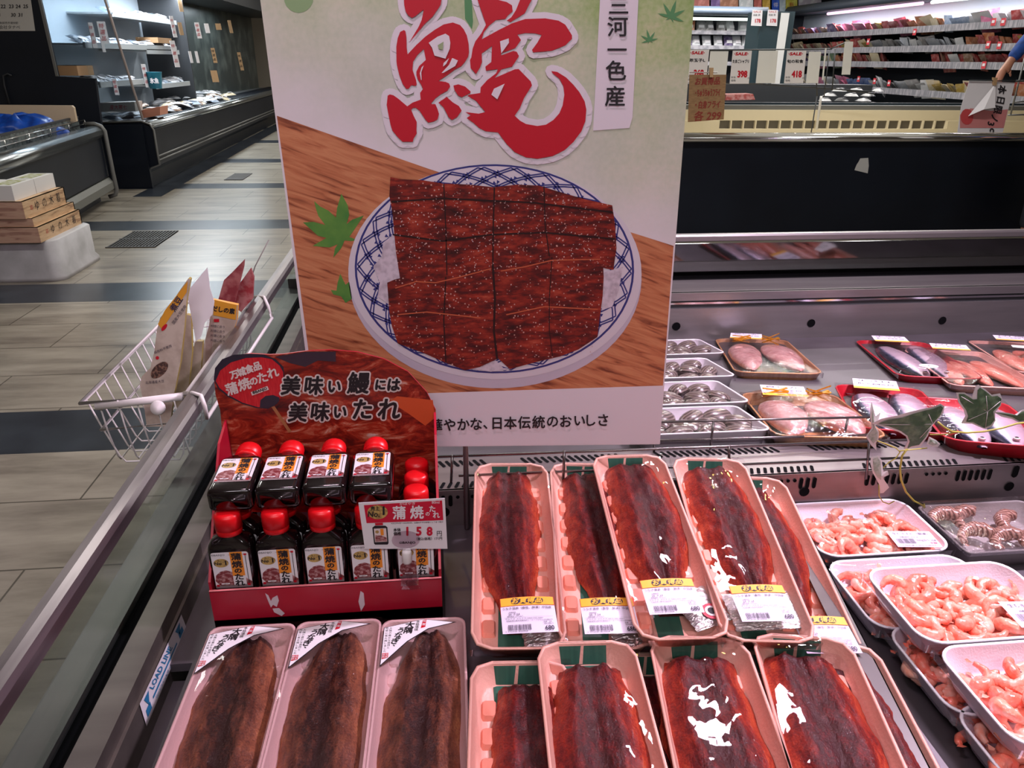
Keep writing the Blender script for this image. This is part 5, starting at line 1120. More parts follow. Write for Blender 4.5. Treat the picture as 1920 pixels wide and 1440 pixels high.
leaf(z5(((400, 740), (470, 725), (500, 760), (515, 880), (560, 870), (570, 910), (520, 930), (500, 1010), (560, 1010), (575, 1040), (520, 1095), (490, 1100), (480, 1020), (450, 960), (410, 890), (390, 800))), z5(((415, 755), (465, 740), (490, 780), (495, 900), (490, 960), (450, 930), (420, 870))), .950, 0, PALE)
leaf(z5(((950, 600), (975, 530), (1040, 560), (1085, 600), (1060, 630), (1000, 630))), z5(((965, 600), (985, 550), (1040, 575), (1060, 600), (1010, 615))), .965, 0, PALE)
b = MB()
for pl, r_ in (([(2000, 640-260), (1850, 395), (1700, 440), (1520, 475), (1350, 488), (1200, 475), (1120, 430), (1060, 380)], .0015), ([(770, 620), (700, 720), (680, 850), (690, 960), (740, 1080), (820, 1170), (910, 1215), (905, 1240), (925, 1235), (920, 1200)], .0016),
               ([(430, 560), (540, 600), (640, 640), (680, 680), (640, 740), (560, 790), (500, 850)], .0009), ([(470, 1000), (470, 1120), (510, 1180), (570, 1200), (625, 1170)], .0009), ([(670, 670), (760, 660), (950, 640)], .0009), ([(980, 505), (1110, 505), (1230, 485)], .001)):
    b.tube([atY(*q, .957) for q in z5(pl)], r_, VINE, 6)
obj('vine', b, iv)

# ================================================================== LEFT AISLE: near open island
def quadline(a, c): return lambda t: Vector(a).lerp(Vector(c), t)
d1 = Vector((-.17, 1.43, 0)).normalized(); n1 = Vector((d1.y, -d1.x, 0)); O1 = Vector((-3.28, 7.27, 0))      # along the aisle, towards the aisle
def q1(u, v, z): return O1+d1*u+n1*v+Vector((0, 0, z))
def ext(b, prof, u0, u1, fr, m, smooth=False): b.loft([[fr(u0, v, z) for v, z in prof], [fr(u1, v, z) for v, z in prof]], m, smooth=smooth)
i1 = thing('open_island', 'low black open chiller at the left with a chrome bumper, blue bag on top', 'display case', q1(0, -.4, 0))
U0, U1 = -3.0, 1.42
b = MB(); ext(b, [(-.9, .10), (-.02, .10), (-.02, .24), (0, .26), (0, .66), (-.9, .66)], U0, U1, q1, BLACKP); ext(b, [(-.86, 0), (-.12, 0), (-.12, .10), (-.86, .10)], U0, U1-.03, q1, DARKGREY); obj('body', b, i1)
b = MB(); ext(b, [(-.02, .10), (.035, .13), (.035, .20), (0, .245), (-.02, .245)], U0, U1-.01, q1, mat('olive_grey_kick', (104, 104, 98), .5)); obj('kick_plate', b, i1)
b = MB(); ext(b, [(-.10, .66), (.02, .66), (.035, .69), (.03, .735), (.0, .765), (-.05, .775), (-.10, .77)], U0, U1-.03, q1, mat('worn_chrome', (176, 182, 186), .22, 1), True); obj('bumper', b, i1)
b = MB(); tr = [q1(U1, v, z) for v, z in ((-.14, .79), (-.04, .79), (.02, .765), (.045, .72), (.045, .30), (.05, .12), (.03, .06), (-.04, .04))]; b.tube(tr, .022, GREYTR, 8); obj('end_trim', b, i1, label='worn grey curved end trim')
b = MB(); ext(b, [(-.9, .66), (-.1, .66), (-.1, .70), (-.9, .70)], U0, U1-.03, q1, DARKGREY); ext(b, [(-.17, .70), (-.155, .70), (-.155, .86), (-.17, .86)], U0, U1-.1, q1, mat('frosted_side_glass', (96, 104, 104), .2, noise=(14, (60, 64, 66), ONE, .4, .65, 5))); ext(b, [(-.175, .86), (-.15, .86), (-.15, .875), (-.175, .875)], U0, U1-.1, q1, DARKGREY); obj('glass_rim', b, i1)
b = MB()
for z in (.80, .84): b.tube([q1(-1.35, -.10, z), q1(U1-.10, -.10, z)], .005, CHROME, 5)
for u in np.linspace(-1.35, U1-.1, 6): b.tube([q1(u, -.10, .775), q1(u, -.10, .84)], .005, CHROME, 5)
obj('wire_rack', b, i1)
b = MB(); P = [atY(x, y, 8.3) for x, y in ((-120, 196), (134, 198), (138, 202), (143, 228), (-120, 240))]; b.slab(P, (0, .04, 0), mat('cream_board', (196, 174, 146), .55)); props(obj('cream_board', b), 'cream board standing upright at the far end of the low black chiller', 'board')
b = MB(); BAGB = mat('blue_plastic_bag', (18, 76, 176), .3, noise=(10, (12, 50, 130), ONE, .4, .65, 4), bump=(22, .9, ONE)); c = atY(35, 232, 7.9)
def bag(u, v):
    g = 2*math.pi*u; f_ = math.pi*v*.5+.0; r = math.cos(f_)**.6 if v < 1 else 0
    k = 1+.16*noise.noise((math.cos(g)*2, math.sin(g)*2, v*3)); return (c.x+.40*r*k*math.cos(g), c.y+.25*r*k*math.sin(g), .72+.20*math.sin(f_)*(1+.25*noise.noise((math.cos(g)*3, v*4, 5))))
b.grid(bag, 40, 14, BAGB); props(obj('blue_bag', b), 'crumpled bright blue plastic bag lying on the low black chiller', 'plastic bag')
# black partition with a calendar behind the near island
b = MB(); YP = 9.0; P = [atY(x, y, YP) for x, y in ((-260, -60), (62, -60), (75, 0), (108, 143), (178, 147), (192, 252), (-260, 252))]; b.slab(P, (0, .05, 0), BLACKP)
P = [atY(x, y, YP-.002) for x, y in ((58, -60), (64, -60), (110, 143), (105, 143))]; b.slab(P, (0, -.01, 0), GREYTR)
pt = obj('partition_panel', b); props(pt, 'tall black partition panel behind the low chiller at the upper left', 'partition')
b = MB(); P = [atY(x, y, YP-.004) for x, y in ((-70, -70), (48, -70), (66, 58), (-70, 58))]; b.slab(P, (0, .001, 0), mat('calendar_paper', (190, 186, 180), .6)); f = pxt(pxfn((0, YP-.0055, 1), N_))
for s_, x, y in (('23', 21, 12), ('24', 34, 12), ('25', 48, 12), ('30', 25, 28), ('31', 38, 28), ('28', -4, 28), ('22', 6, 12), ('21', -8, 12)): put(b, s_, f, x, -y, 9.5, INK, bold=.25)
put(b, '株式会社タナベ', f, 10, -51, 8, INK); put(b, '鮮魚卸売市場仲卸', f, 14, -43, 5, INK)
props(obj('wall_calendar', b), 'paper calendar with dates 23 24 25 30 31 on the black partition', 'calendar')
b = MB(); b.tube([atY(x, y, YP-.03) for x, y in ((18, 195), (8, 160), (6, 142), (14, 138), (22, 142))], .008, DARKGREY, 6); props(obj('grey_cable', b), 'grey cable looping down in front of the black partition', 'cable')

# ================================================================== LEFT AISLE: long chiller with shelves
Y2 = 9.55; d2 = Vector((-.28, 8.9, 0)).normalized()
ch = thing('wall_chiller', 'long black multi-shelf chiller along the left aisle with a glass end', 'display case', (-3.8, Y2, 0))
z1_ = lambda L_, Y=Y2: [atY(x/3.692, y/3.692, Y) for x, y in L_]
prof = z1_(((700, 850), (980, 838), (1040, 860), (1066, 900), (1090, 1050), (1108, 1140), (1045, 1165), (1030, 1200), (1045, 1290), (1040, 1325), (700, 1335)))
LEN = d2*12.0
b = MB(); b.slab(prof, LEN, BLACKP); obj('body', b, ch)
b = MB(); e = [p+Vector((0, -.01, 0)) for p in prof[:10]]; b.tube(e, .013, GREYTR, 6); obj('end_trim', b, ch, label='grey end trim')
b = MB(); p = prof[2]; b.loft([[Vector(p)+Vector((x_, 0, z_))+o for x_, z_ in ((-.06, .0), (.03, -.045), (.05, -.04), (.045, .0), (.0, .03), (-.06, .035))] for o in (Vector((0, 0, 0)), LEN)], mat('worn_chrome', (0, 0, 0))); obj('bumper', b, ch)
b = MB()
for yy in (1080, 1110): q = atY(1100/3.692, yy/3.692, Y2); b.tube([q, q+LEN], .012, GREYTR, 6)
obj('side_trim', b, ch)
DKZ = prof[0].z-.02; XB = -4.35
b = MB(); b.add([(XB-.1, Y2, DKZ), (-3.30, Y2, DKZ), (-3.30-.37, Y2+11.9, DKZ), (XB-.5, Y2+11.9, DKZ)], [(0, 1, 2, 3)], mat('chiller_deck', (120, 124, 128), .4)); obj('deck', b, ch)
b = MB(); b.bbox((XB-.1, Y2-.02, DKZ), (XB-.06, Y2+12, 2.6), mat('cool_white_liner', (196, 208, 220), .5)); b.bbox((XB-.1, Y2-.06, 0), (-3.3, Y2-.02, DKZ), BLACKP); b.bbox((XB-.1, Y2+3.9, DKZ), (-3.75, Y2+3.94, 2.4), DARKGREY); b.bbox((XB-.1, Y2, 2.35), (-3.5, Y2+12, 2.6), DARKGREY); b.bbox((XB-.06, Y2+3.95, DKZ), (XB-.03, Y2+12, 2.35), mat('shaded_far_liner', (58, 66, 66), .35, noise=(2.5, (96, 104, 100), ONE, .45, .7, 4))); obj('liner', b, ch)  # far liner strip: dim interior and greenish glass reflection painted into its colour
SHELFM = mat('white_shelf', (186, 192, 196), .4)
shl = []
for (x0, y0_, X_, u0, u1) in ((183, 82, -3.80, 0, 3.4), (300, 36, -3.86, 1.2, 3.8), (182, 156, -3.72, 0, 1.5), (350, 96, -3.80, 2.0, 3.5), (370, 152, -3.74, 2.0, 3.6)):
    z = atX(x0, y0_, X_).z; ya = Y2+u0+.05; yb2 = Y2+u1; shl.append((z, X_, ya, yb2))
    b = MB(); b.bbox((XB-.06, ya, z-.02), (X_, yb2, z), SHELFM); b.bbox((X_-.01, ya, z-.05), (X_+.015, yb2, z+.012), SHELFM); obj('shelf', b, ch)
b = MB(); P = [atY(x, y, Y2-.01) for x, y in ((190, -40), (265, 222), (182, 226), (160, 150), (110, 143), (70, -40))]; b.slab(P, (0, .006, 0), film('end_glass', .10, 3, .02, (222, 228, 232), rough=.2)); b.tube([atY(190, -40, Y2-.015), atY(197, 0, Y2-.015), atY(268, 224, Y2-.015)], .014, mat('pale_edge', (176, 162, 158), .4), 6); obj('end_glass', b, ch, label='sloping glass end panel with a pale edge')
area('chiller_strip_light', (-3.75, Y2+2.3, 2.3), (.2, 4.0), 62, (.84, .93, 1.0)); area('chiller_strip_light', (-3.85, Y2+6.4, 2.3), (.2, 4.0), 26, (.80, .92, 1.0))
# packs
def packmesh(w_, l_, h_, m, seed, kind):
    b = MB()
    def f(u, v):
        s = u*2-1; t = v*2-1; e = max(0, (1-abs(s)**4)*(1-abs(t)**4)); return (s*w_/2, t*l_/2, h_*e*(.8+.3*noise.noise((s*2, t*2, seed)))+.002)
    b.grid(f, 6, 7, m); b.add([(-w_/2, -l_/2, 0), (w_/2, -l_/2, 0), (w_/2, l_/2, 0), (-w_/2, l_/2, 0)], [(3, 2, 1, 0)], m)
    if kind: b.add([(-w_*.3, -l_*.3, h_+.003), (w_*.3, -l_*.3, h_+.003), (w_*.3, -l_*.05, h_+.003), (-w_*.3, -l_*.05, h_+.003)], [(0, 1, 2, 3)], PAPER)
    return b.mesh('food_packet')
def box_mesh(w_, l_, h_, m):
    b = MB(); b.box((0, 0, h_/2), (w_, l_, h_), m); b.box((0, -l_/2-.001, h_*.5), (w_*.6, .002, h_*.5), PAPER); return b.mesh('food_packet')
PC = {'silver': (168, 172, 180), 'white': (196, 196, 198), 'pale blue': (140, 156, 176), 'brown': (132, 102, 82), 'red': (150, 62, 60), 'pink': (196, 110, 142), 'yellow': (190, 160, 80), 'orange': (178, 112, 76), 'green': (96, 120, 92), 'blue': (76, 98, 150), 'cream': (206, 192, 160), 'grey': (134, 132, 132), 'purple': (98, 82, 122)}
PM = {}
def pk(colr, size='m'):
    k = (colr, size)
    if k not in PM:
        c = PC[colr]; m = mat('packet_'+colr, c, .28, noise=(24, tuple(min(255, int(v*.68+70)) for v in c), ONE, .45, .6, 4), bump=(60, .5, ONE))
        PM[k] = packmesh(*{'m': (.15, .19, .045), 's': (.10, .14, .035), 'l': (.20, .27, .05)}[size], m, len(PM), 1)
    return PM[k]
def packet(T, colr, size, label, grp, nm='food_packet'):
    o = bpy.data.objects.new(nm, pk(colr, size)); COL.objects.link(o); o.matrix_basis = T; WM[o.name] = T; return props(o, label, nm.replace('_', ' '), grp)
rs = random.Random(11); ordn = ['left middle shelf', 'top shelf', 'left lower shelf', 'middle shelf', 'right lower shelf']
for i, (z, X_, ya, yb2) in enumerate(shl):
    y = ya+.12
    while y < yb2-.08:
        c = rs.choice(['silver', 'white', 'silver', 'pale blue', 'silver'] if i != 1 else ['white', 'pale blue', 'silver'])
        T = Matrix.Translation((X_-.13+rs.uniform(-.02, .02), y, z+.012+rs.choice((0, .02)))) @ Matrix.Rotation(math.pi/2+rs.uniform(-.4, .4), 4, 'Z') @ Matrix.Rotation(rs.uniform(.1, .55), 4, 'X')
        packet(T, c, 'm', '%s packet on the %s of the long left chiller' % (c, ordn[i]), '%s packets on the %s of the left chiller' % (c, ordn[i])); y += rs.uniform(.12, .17)
for i in range(84):
    t = i/84; y = Y2+.25+rs.uniform(0, 1)*5.6; x = -3.42-(y-Y2)*.031-rs.uniform(.0, 1)**1.5*.55
    c = rs.choice(['silver', 'white', 'silver', 'pale blue', 'cream', 'brown', 'white', 'silver'])
    packet(Matrix.Translation((x, y, DKZ+.005+rs.uniform(0, .09)+max(0, (-3.6-x))*.12)) @ Matrix.Rotation(rs.uniform(0, 3.1), 4, 'Z') @ Matrix.Rotation(rs.uniform(-.3, .3), 4, 'X'), c, rs.choice('mml'), '%s packet lying on the bottom deck of the long left chiller' % c, '%s packets on the deck of the left chiller' % c)
WOODB = mat('thin_wood_crate', (176, 138, 100), .6)
for (q, sz, lb) in (((300, 76, -3.83), (.30, .62, .07), 'shallow wooden crate under silver packets on the middle shelf'), ((150, 132, -3.85), (.28, .42, .10), 'brown open carton on the lower left shelf behind the glass end')):
    p = atX(*q); b = MB(); b.box((p.x-.08, p.y, p.z), sz, WOODB); b.box((p.x-.08, p.y, p.z+sz[2]/2), (sz[0]-.03, sz[1]-.03, .004), HOLE); props(obj('wooden_crate', b), lb, 'crate')
p = atX(293, 166, -3.62); b = MB(); b.lathe([(.075, p.z), (.10, p.z+.20), (.105, p.z+.205)], mat('teal_bucket', (20, 122, 146), .4), 20, c=(p.x, p.y)); f = lambda x, z: Vector((p.x+.05, p.y-.105, p.z+.1))+Vector((x*.8, 0, z))
put(b, '氷魚', f, -.03, 0, .07, PAPER, bold=.003); props(obj('teal_bucket', b), 'teal bucket standing in the long left chiller', 'bucket')
b = MB(); P = [atY(x, y, Y2+.10) for x, y in ((188, 193), (252, 191), (254, 209), (188, 210))]; b.slab(P, (0, .25, 0), mat('white_carton', (186, 180, 176), .6)); put(b, '産大寒七', pxt(pxfn((0, Y2+.098, 1), N_)), 222, -201, 10, REDINK, fit=32); props(obj('white_carton', b), 'long white carton with red characters behind the chiller glass end', 'carton')
b = MB(); P = [atY(x, y, Y2+.35) for x, y in ((265, 206), (300, 200), (300, 216), (267, 222))]; b.slab(P, (0, .3, 0), mat('salmon_carton', (196, 132, 108), .6)); props(obj('salmon_carton', b), 'salmon-coloured carton on the chiller deck beside the glass edge', 'carton')
# hanging price strips
TAGW = mat('wooden_tag', (176, 142, 104), .6)
for i, (x, y, w_, h_, m, tl_) in enumerate(((168, 42, 9, 48, PAPER, 'white'), (188, 40, 16, 42, PAPER, 'white'), (192, 82, 6, 16, PAPER, 'white'), (213, 148, 8, 30, PAPER, 'white'), (322, 76, 9, 50, PAPER, 'white'), (336, 42, 7, 24, TAGW, 'wooden'), (355, 96, 5, 22, PAPER, 'white'), (367, 96, 5, 22, PAPER, 'white'), (368, 42, 8, 30, PAPER, 'white'),
                                                (386, 44, 8, 18, PAPER, 'white'), (408, 44, 10, 12, TAGW, 'wooden'), (429, 38, 6, 24, TAGW, 'wooden'), (447, 98, 6, 34, TAGW, 'wooden'), (398, 90, 7, 28, TAGW, 'wooden'), (400, 132, 12, 22, TAGW, 'wooden'), (268, 120, 8, 44, PAPER, 'white'), (320, 30, 7, 40, PAPER, 'white'), (336, 0, 7, 22, TAGW, 'wooden'))):
    fn = lambda u, v: atX(u, v, -3.70); b = MB()
    b.slab([fn(x-w_/2, y), fn(x+w_/2, y), fn(x+w_/2+h_*.22, y+h_), fn(x-w_/2+h_*.22, y+h_)], (.004, 0, 0), m)
    f = pxt(pxfn((-3.694, 0, 0), (1, 0, 0), .001))
    if h_ > 25:
        for k, chh in enumerate('特選品'): put(b, chh, f, x+h_*.22*(.2+.28*k), -(y+h_*(.2+.28*k)), min(w_, h_*.3)*.8, REDINK if m is PAPER else INK)
    props(obj('price_strip', b), '%s price strip hanging in the long left chiller' % tl_, 'price tag', '%s price strips hanging in the left chiller' % tl_)

# ================================================================== WHITE BIN AND WOODEN BOXES
YB = 5.35; zt = atY(77, 454, YB).z; xc = atY(140, 470, YB).x; xbn = atY(100, 500, YB).x
b = MB(); BINM = mat('white_plastic_bin', (190, 188, 190), .5, noise=(5, (160, 158, 158), ONE, .4, .7, 5))
b.loft([rr(.97, .70, .09, 5, 0, xbn+.06-.5, YB+.36), rr(.97, .70, .09, 5, .03, xbn+.06-.5, YB+.36), rr(.93, .66, .08, 5, .06, xbn+.06-.5, YB+.36), rr(.93, .66, .08, 5, zt-.01, xbn+.06-.5, YB+.36), rr(.90, .64, .08, 5, zt, xbn+.06-.5, YB+.36)], BINM)
props(obj('white_bin', b), 'large white plastic tub on the floor under the stacked wooden boxes', 'tub')
xk = atY(77, 454, YB-.02).x; kY = atX(154, 416, xk).y
def wbox(z0, h_, xr, ya, yb2, label, wr):
    t = thing('wooden_box', label, 'wooden box', (xr-.3, (ya+yb2)/2, z0), 'stacked wooden boxes')
    b = MB(); b.bbox((xr-.55, ya, z0), (xr-.001, ya+.012, z0+h_), PINKWOOD); b.bbox((xr-.55, ya, z0+h_*.97), (xr, yb2, z0+h_), PALEWOOD); b.bbox((xr-.012, ya+.001, z0), (xr, yb2, z0+h_), PALEWOOD); b.bbox((xr-.55, yb2-.012, z0), (xr, yb2, z0+h_), PALEWOOD); b.bbox((xr-.55, ya+.01, z0), (xr-.53, yb2, z0+h_), PALEWOOD)
    if wr:
        f = lambda y, z: Vector((xr+.001, y, z)); L_ = yb2-ya
        for k, chh in enumerate('ゆの木着'): put(b, chh, f, ya+L_*(.30+.17*k), z0+h_*.52, h_*.62, INK, shear=.1)
        put(b, '印', f, ya+L_*.17, z0+h_*.5, h_*.32, REDINK)
    obj('body', b, t)
hb_ = .105
wbox(zt, hb_, xk, YB-.02, kY, 'lower wooden box with brush writing, stacked on the white tub', True)
wbox(zt+hb_, .055, xk-.03, YB-.0, kY, 'thin plain wooden lid tray between the two lettered boxes', False)
wbox(zt+hb_+.055, .115, xk-.06, YB-.02, kY-.04, 'upper wooden box with brush writing, white cartons on its top', True)
zc = zt+hb_+.055+.115
for i, (x0, x1, ya, yb2) in enumerate(((xk-.46, xk-.29, YB, YB+.3), (xk-.28, xk-.11, YB, YB+.3), (xk-.28, xk-.11, YB+.31, YB+.60))):
    b = MB(); b.bbox((x0, ya, zc+.001), (x1, yb2, zc+.10), WHITE); b.poly([(x0+.03, ya+.03, zc+.1012), (x1-.03, ya+.03, zc+.1012), (x1-.03, yb2-.03, zc+.1012), (x0+.03, yb2-.03, zc+.1012)], mat('olive_print', (150, 152, 88), .5, noise=(30, (200, 200, 190), ONE, .4, .6, 3)))
    props(obj('white_box', b), ['small white carton at the left on the wooden boxes', 'small white carton at the front corner of the wooden boxes', 'small white carton behind the front one on the wooden boxes'][i], 'carton')

# ================================================================== RIGHT: far black island
YR = 6.3; fi = thing('far_island', 'large black island freezer with a chrome bumper across the aisle', 'display case', (4.4, 7, 0)); XA, XZ = 1.6, 7.2
b = MB(); b.bbox((XA, YR, .06), (XZ, YR+.04, .84), BLACKP); b.bbox((XA, YR+.06, 0), (XZ, YR+1.5, .06), DARKGREY); b.bbox((XA, YR, .06), (XA+.04, 7.85, .84), BLACKP)
p = [atY(x, y, YR-.002) for x, y in ((1602, 319), (1606, 309), (1610, 303), (1613, 297), (1628, 296), (1629, 311), (1627, 325))]; b.poly(p, mat('torn_sticker', (176, 176, 172), .7)); obj('body', b, fi)
b = MB(); b.loft([[(x, YR+y_, z_) for y_, z_ in ((.04, .825), (-.04, .835), (-.055, .86), (-.045, .885), (0, .902), (.08, .902), (.08, .89))] for x in (XA, XZ)], CHROME); obj('bumper', b, fi)
CRE = mat('cream_liner', (214, 202, 172), .4)
b = MB(); b.bbox((XA, YR+.08, .80), (XZ, YR+.16, .895), CRE); b.bbox((XA, YR+.16, .55), (XZ, 7.8, .57), CRE)
zg0, zg1, zr = atY(1500, 241, 7.78).z, atY(1500, 226, 7.78).z, atY(1500, 206, 7.8).z
b.bbox((XA, 7.80, .55), (XZ, 7.84, zr), CRE); b.bbox((XA, 7.77, zg1), (XZ, 7.80, zr), CRE); b.bbox((XA, 7.74, .55), (XZ, 7.80, zg0), CRE)
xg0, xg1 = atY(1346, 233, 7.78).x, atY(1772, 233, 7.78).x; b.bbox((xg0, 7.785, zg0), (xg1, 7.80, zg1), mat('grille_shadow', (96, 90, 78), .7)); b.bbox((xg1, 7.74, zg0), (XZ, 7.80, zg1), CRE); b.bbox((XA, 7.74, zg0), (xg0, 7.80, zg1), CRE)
for k in range(20): x = xg0+(xg1-xg0)*k/19; b.bbox((x-.008, 7.75, zg0), (x+.006, 7.79, zg1), CRE)
obj('liner', b, fi, label='cream inner liner with a slatted air grille')
zq = atY(1500, 197, 7.86).z
b = MB(); b.bbox((XA, 7.80, zr), (XZ, 7.92, zq), GREYTR); b.bbox((XA, 7.92, zq-.01), (XZ, 7.98, zq+.02), mat('teal_black_edge', (30, 44, 52), .4))
obj('far_rim', b, fi)
b = MB(); b.tube([atY(1531, 243, 7.2), atY(1538, 192, 7.2), atY(1540, 180, 7.2)], .012, WHITE, 8); props(obj('white_post', b), 'thin white post standing in the far black island', 'post')
# dark case and packs behind it
b = MB(); b.bbox((1.6, 8.0, .5), (5.0, 8.9, 1.0), mat('teal_black_edge', (0, 0, 0))); b.bbox((1.6, 8.0, 1.0), (5.0, 8.06, 1.06), GREYTR); b.bbox((1.6, 8.6, 1.0), (5.0, 8.9, 1.22), DARKGREY); props(obj('meat_case', b), 'dark case with meat packs behind the cream-lined island', 'display case')
b = MB(); P = [atY(x, y, 8.2) for x, y in ((1362, 177), (1412, 176), (1416, 187), (1360, 188))]; b.slab(P, (0, .2, 0), mat('meat_red', (176, 84, 80), .4, noise=(30, (206, 150, 146), ONE, .4, .6, 4))); props(obj('meat_pack', b), 'flat pack of red meat on the dark case behind the island', 'meat pack')
for k in range(9): packet(Matrix.Translation((atY(1550+k*12, 168, 8.3).x, 8.3+.05*(k % 2), 1.062+.05*(k % 3))) @ Matrix.Rotation(.3*k, 4, 'Z'), 'white', 's', 'small white bag heaped on the dark case under the hanging cards', 'white bags on the dark case')
# wire frame with SALE cards
yc = 7.4; fr = thing('card_rack', 'wire rack carrying the sale cards above the far island', 'wire rack', (atY(1450, 200, yc).x, yc, 1.0)); b = MB(); W2 = .006
for pl in ([(1285, 94), (1560, 92)], [(1430, 158), (1640, 172)], [(1350, 156), (1430, 157)], [(1528, 96), (1532, 180)], [(1555, 95), (1545, 182)], [(1566, 92), (1560, 170)], [(1556, 92), (1590, 78)], [(1440, 158), (1560, 166), (1640, 176)]): b.tube([atY(x, y, yc) for x, y in pl], W2, DARKGREY, 5)
b.tube([atY(1532, 180, yc), Vector((atY(1532, 180, yc).x, yc, .57))], W2, DARKGREY, 5); obj('wire', b, fr)
for i, (q, tx, pr, lb) in enumerate((((1284, 93, 1330, 155), '卵玉子L', '268', 'sale card reading 268, cut by the poster edge'), ((1368, 95, 1410, 157), 'たまごシャブリ', '398', 'sale card reading 398'), ((1470, 95, 1512, 156), '旬の和食', '418', 'sale card reading 418'),
                                     ((1326, 96, 1366, 154), None, None, 'blank back of a card between the 268 and 398 cards'), ((1417, 95, 1459, 156), None, None, 'blank back of a card between the 398 and 418 cards'), ((1511, 97, 1540, 156), None, None, 'blank back of a card right of the 418 card'), ((1541, 90, 1550, 150), None, None, 'narrow edge-on blank card beside the rack upright'), ((1578, 78, 1600, 140), None, None, 'blank slanted card at the right end of the wire rack'))):
    x0, y0_, x1, y1 = q; Yc = yc-.010; k = 6; b = MB(); b.slab([atY(x0+k, y0_, Yc), atY(x1, y0_, Yc), atY(x1-k, y1, Yc), atY(x0, y1, Yc)], (0, .002, 0), PAPER if tx else mat('card_back', (228, 228, 226), .6))
    if tx:
        f = pxt(pxfn((0, Yc, 1), N_, .001)); cx = (x0+x1)/2; put(b, '·SALE·', f, cx+1, -(y0_+6), 7.5, REDINK, bold=.5, shear=.15, fit=26); put(b, tx, f, cx, -(y0_+20), 7.0, INK, bold=.3, fit=30); put(b, pr, f, cx+3, -(y0_+44), 17, REDINK, bold=.8, sx=.72, shear=.1); put(b, '円', f, x1-6, -(y0_+52), 4, INK); put(b, '本体', f, x0+7, -(y0_+50), 4.5, INK); put(b, '価格', f, x0+7, -(y0_+56), 4.5, INK)
    props(obj('sale_card', b), lb, 'price card', 'cards clipped to the wire rack')
for i, x in enumerate((1420, 1449)):
    b = MB(); Yc = 11.375; b.slab([atY(x-9, 18, Yc), atY(x+10, 19, Yc), atY(x+8, 49, Yc), atY(x-12, 48, Yc)], (0, .003, 0), PAPER); f = pxt(pxfn((0, Yc, 1), N_, .002)); put(b, 'SALE', f, x, -22, 4.5, REDINK, fit=14); put(b, '国産 豚', f, x-1, -28, 4, INK, fit=13); put(b, '178', f, x+1, -39, 10, REDINK, bold=.3, sx=.8)
    props(obj('small_sale_card', b), ['left', 'right'][i]+' one of two small sale cards on the dark green pillar', 'price card')
# cardboard sign with clip
Yc = 6.55; b = MB(); b.slab([atY(x, y, Yc) for x, y in ((1293, 140), (1362, 140), (1357, 224), (1290, 229))], (0, .006, 0), mat('brown_cardboard', (150, 116, 80), .8, noise=(20, (134, 102, 70), (1, 1, 6), .4, .6, 3))); f = pxt(pxfn((0, Yc, 1), N_, .002)); RB = mat('brown_red_marker', (130, 48, 36), .7)
for s_, y in (('お買得品', 152), ('・ちゅうちゅうフライ', 174), ('・白身フライ', 196), ('各 299', 217)): put(b, s_, f, 1327, -y, 15 if y != 217 else 20, RB, bold=.5, shear=.25, fit=46 if y != 217 else 50, rot=.03)
sg = thing('cardboard_sign', 'brown cardboard sign with red handwriting clipped beside the poster', 'sign', (atY(1325, 228, Yc).x, Yc, atY(1325, 228, Yc).z)); obj('board', b, sg)
b = MB(); b.tube([atY(1293, 136, Yc-.01), atY(1345, 136, Yc-.01)], .005, mat('pale_edge', (0, 0, 0)), 5); b.slab([atY(x, y, Yc-.02) for x, y in ((1331, 127), (1338, 127), (1337, 145), (1331, 145))], (0, .02, 0), TAGW); obj('clip', b, sg)
# folded paper sign at the right
Yc = 5.80; sg = thing('paper_sign', 'white paper sign with black brush writing and a folded corner at the right edge', 'sign', (atY(1850, 248, Yc).x, Yc, atY(1850, 248, Yc).z))
b = MB(); b.slab([atY(x, y, Yc) for x, y in ((1818, 150), (1903, 155), (1880, 249), (1795, 249), (1802, 200))], (0, .002, 0), PAPER); f1_ = pxfn((0, Yc, 1), N_, .0015)
b.poly([f1_(*p) for p in ((1800, 215), (1820, 203), (1858, 208), (1890, 205), (1882, 240), (1800, 240))], mat('red_print_faded', (206, 130, 130), .6)); f1b = pxfn((0, Yc, 1), N_, .0028); b.poly([f1b(*p) for p in ell(1813, 219, 12, 15, 14)], mat('red_print', (196, 70, 74), .6))
f = pxt(pxfn((0, Yc, 1), N_, .004))
for s_, x, y in (('本', 1879, 168), ('日', 1876, 188), ('限', 1871, 206), ('ノ', 1865, 221), ('3', 1858, 232), ('c', 1860, 244)): put(b, s_, f, x, -y, 17, INK, rot=-1.75, bold=.5)
obj('sheet', b, sg)
b = MB(); b.poly([atY(x, y, Yc-e) for x, y, e in ((1867, 156, .004), (1815, 218, .01), (1845, 205, .05), (1866, 202, .05))], mat('card_back', (0, 0, 0))); b.poly([atY(x, y, Yc-e-.002) for x, y, e in ((1867, 156, .004), (1866, 202, .05), (1845, 205, .05), (1815, 218, .01))], PAPER); obj('folded_corner', b, sg, label='curled flap of the paper sign')
b = MB(); b.tube([atY(1817, 151, Yc-.01), atY(1925, 152, Yc-.01)], .004, DARKGREY, 5); b.slab([atY(x, y, Yc-.02) for x, y in ((1863, 145), (1871, 146), (1868, 160), (1864, 160))], (0, .02, 0), TAGW); obj('hanger', b, sg)
# wire basket edge at the far right
b = MB()
for pl in ([(1925, 95), (1895, 215)], [(1925, 152), (1905, 152)], [(1925, 190), (1900, 192)], [(1925, 215), (1890, 216)]): b.tube([atY(x, y, 6.5) for x, y in pl], .008, GREYTR, 5)
props(obj('wire_stand', b), 'grey wire stand cut off by the right edge', 'wire stand')

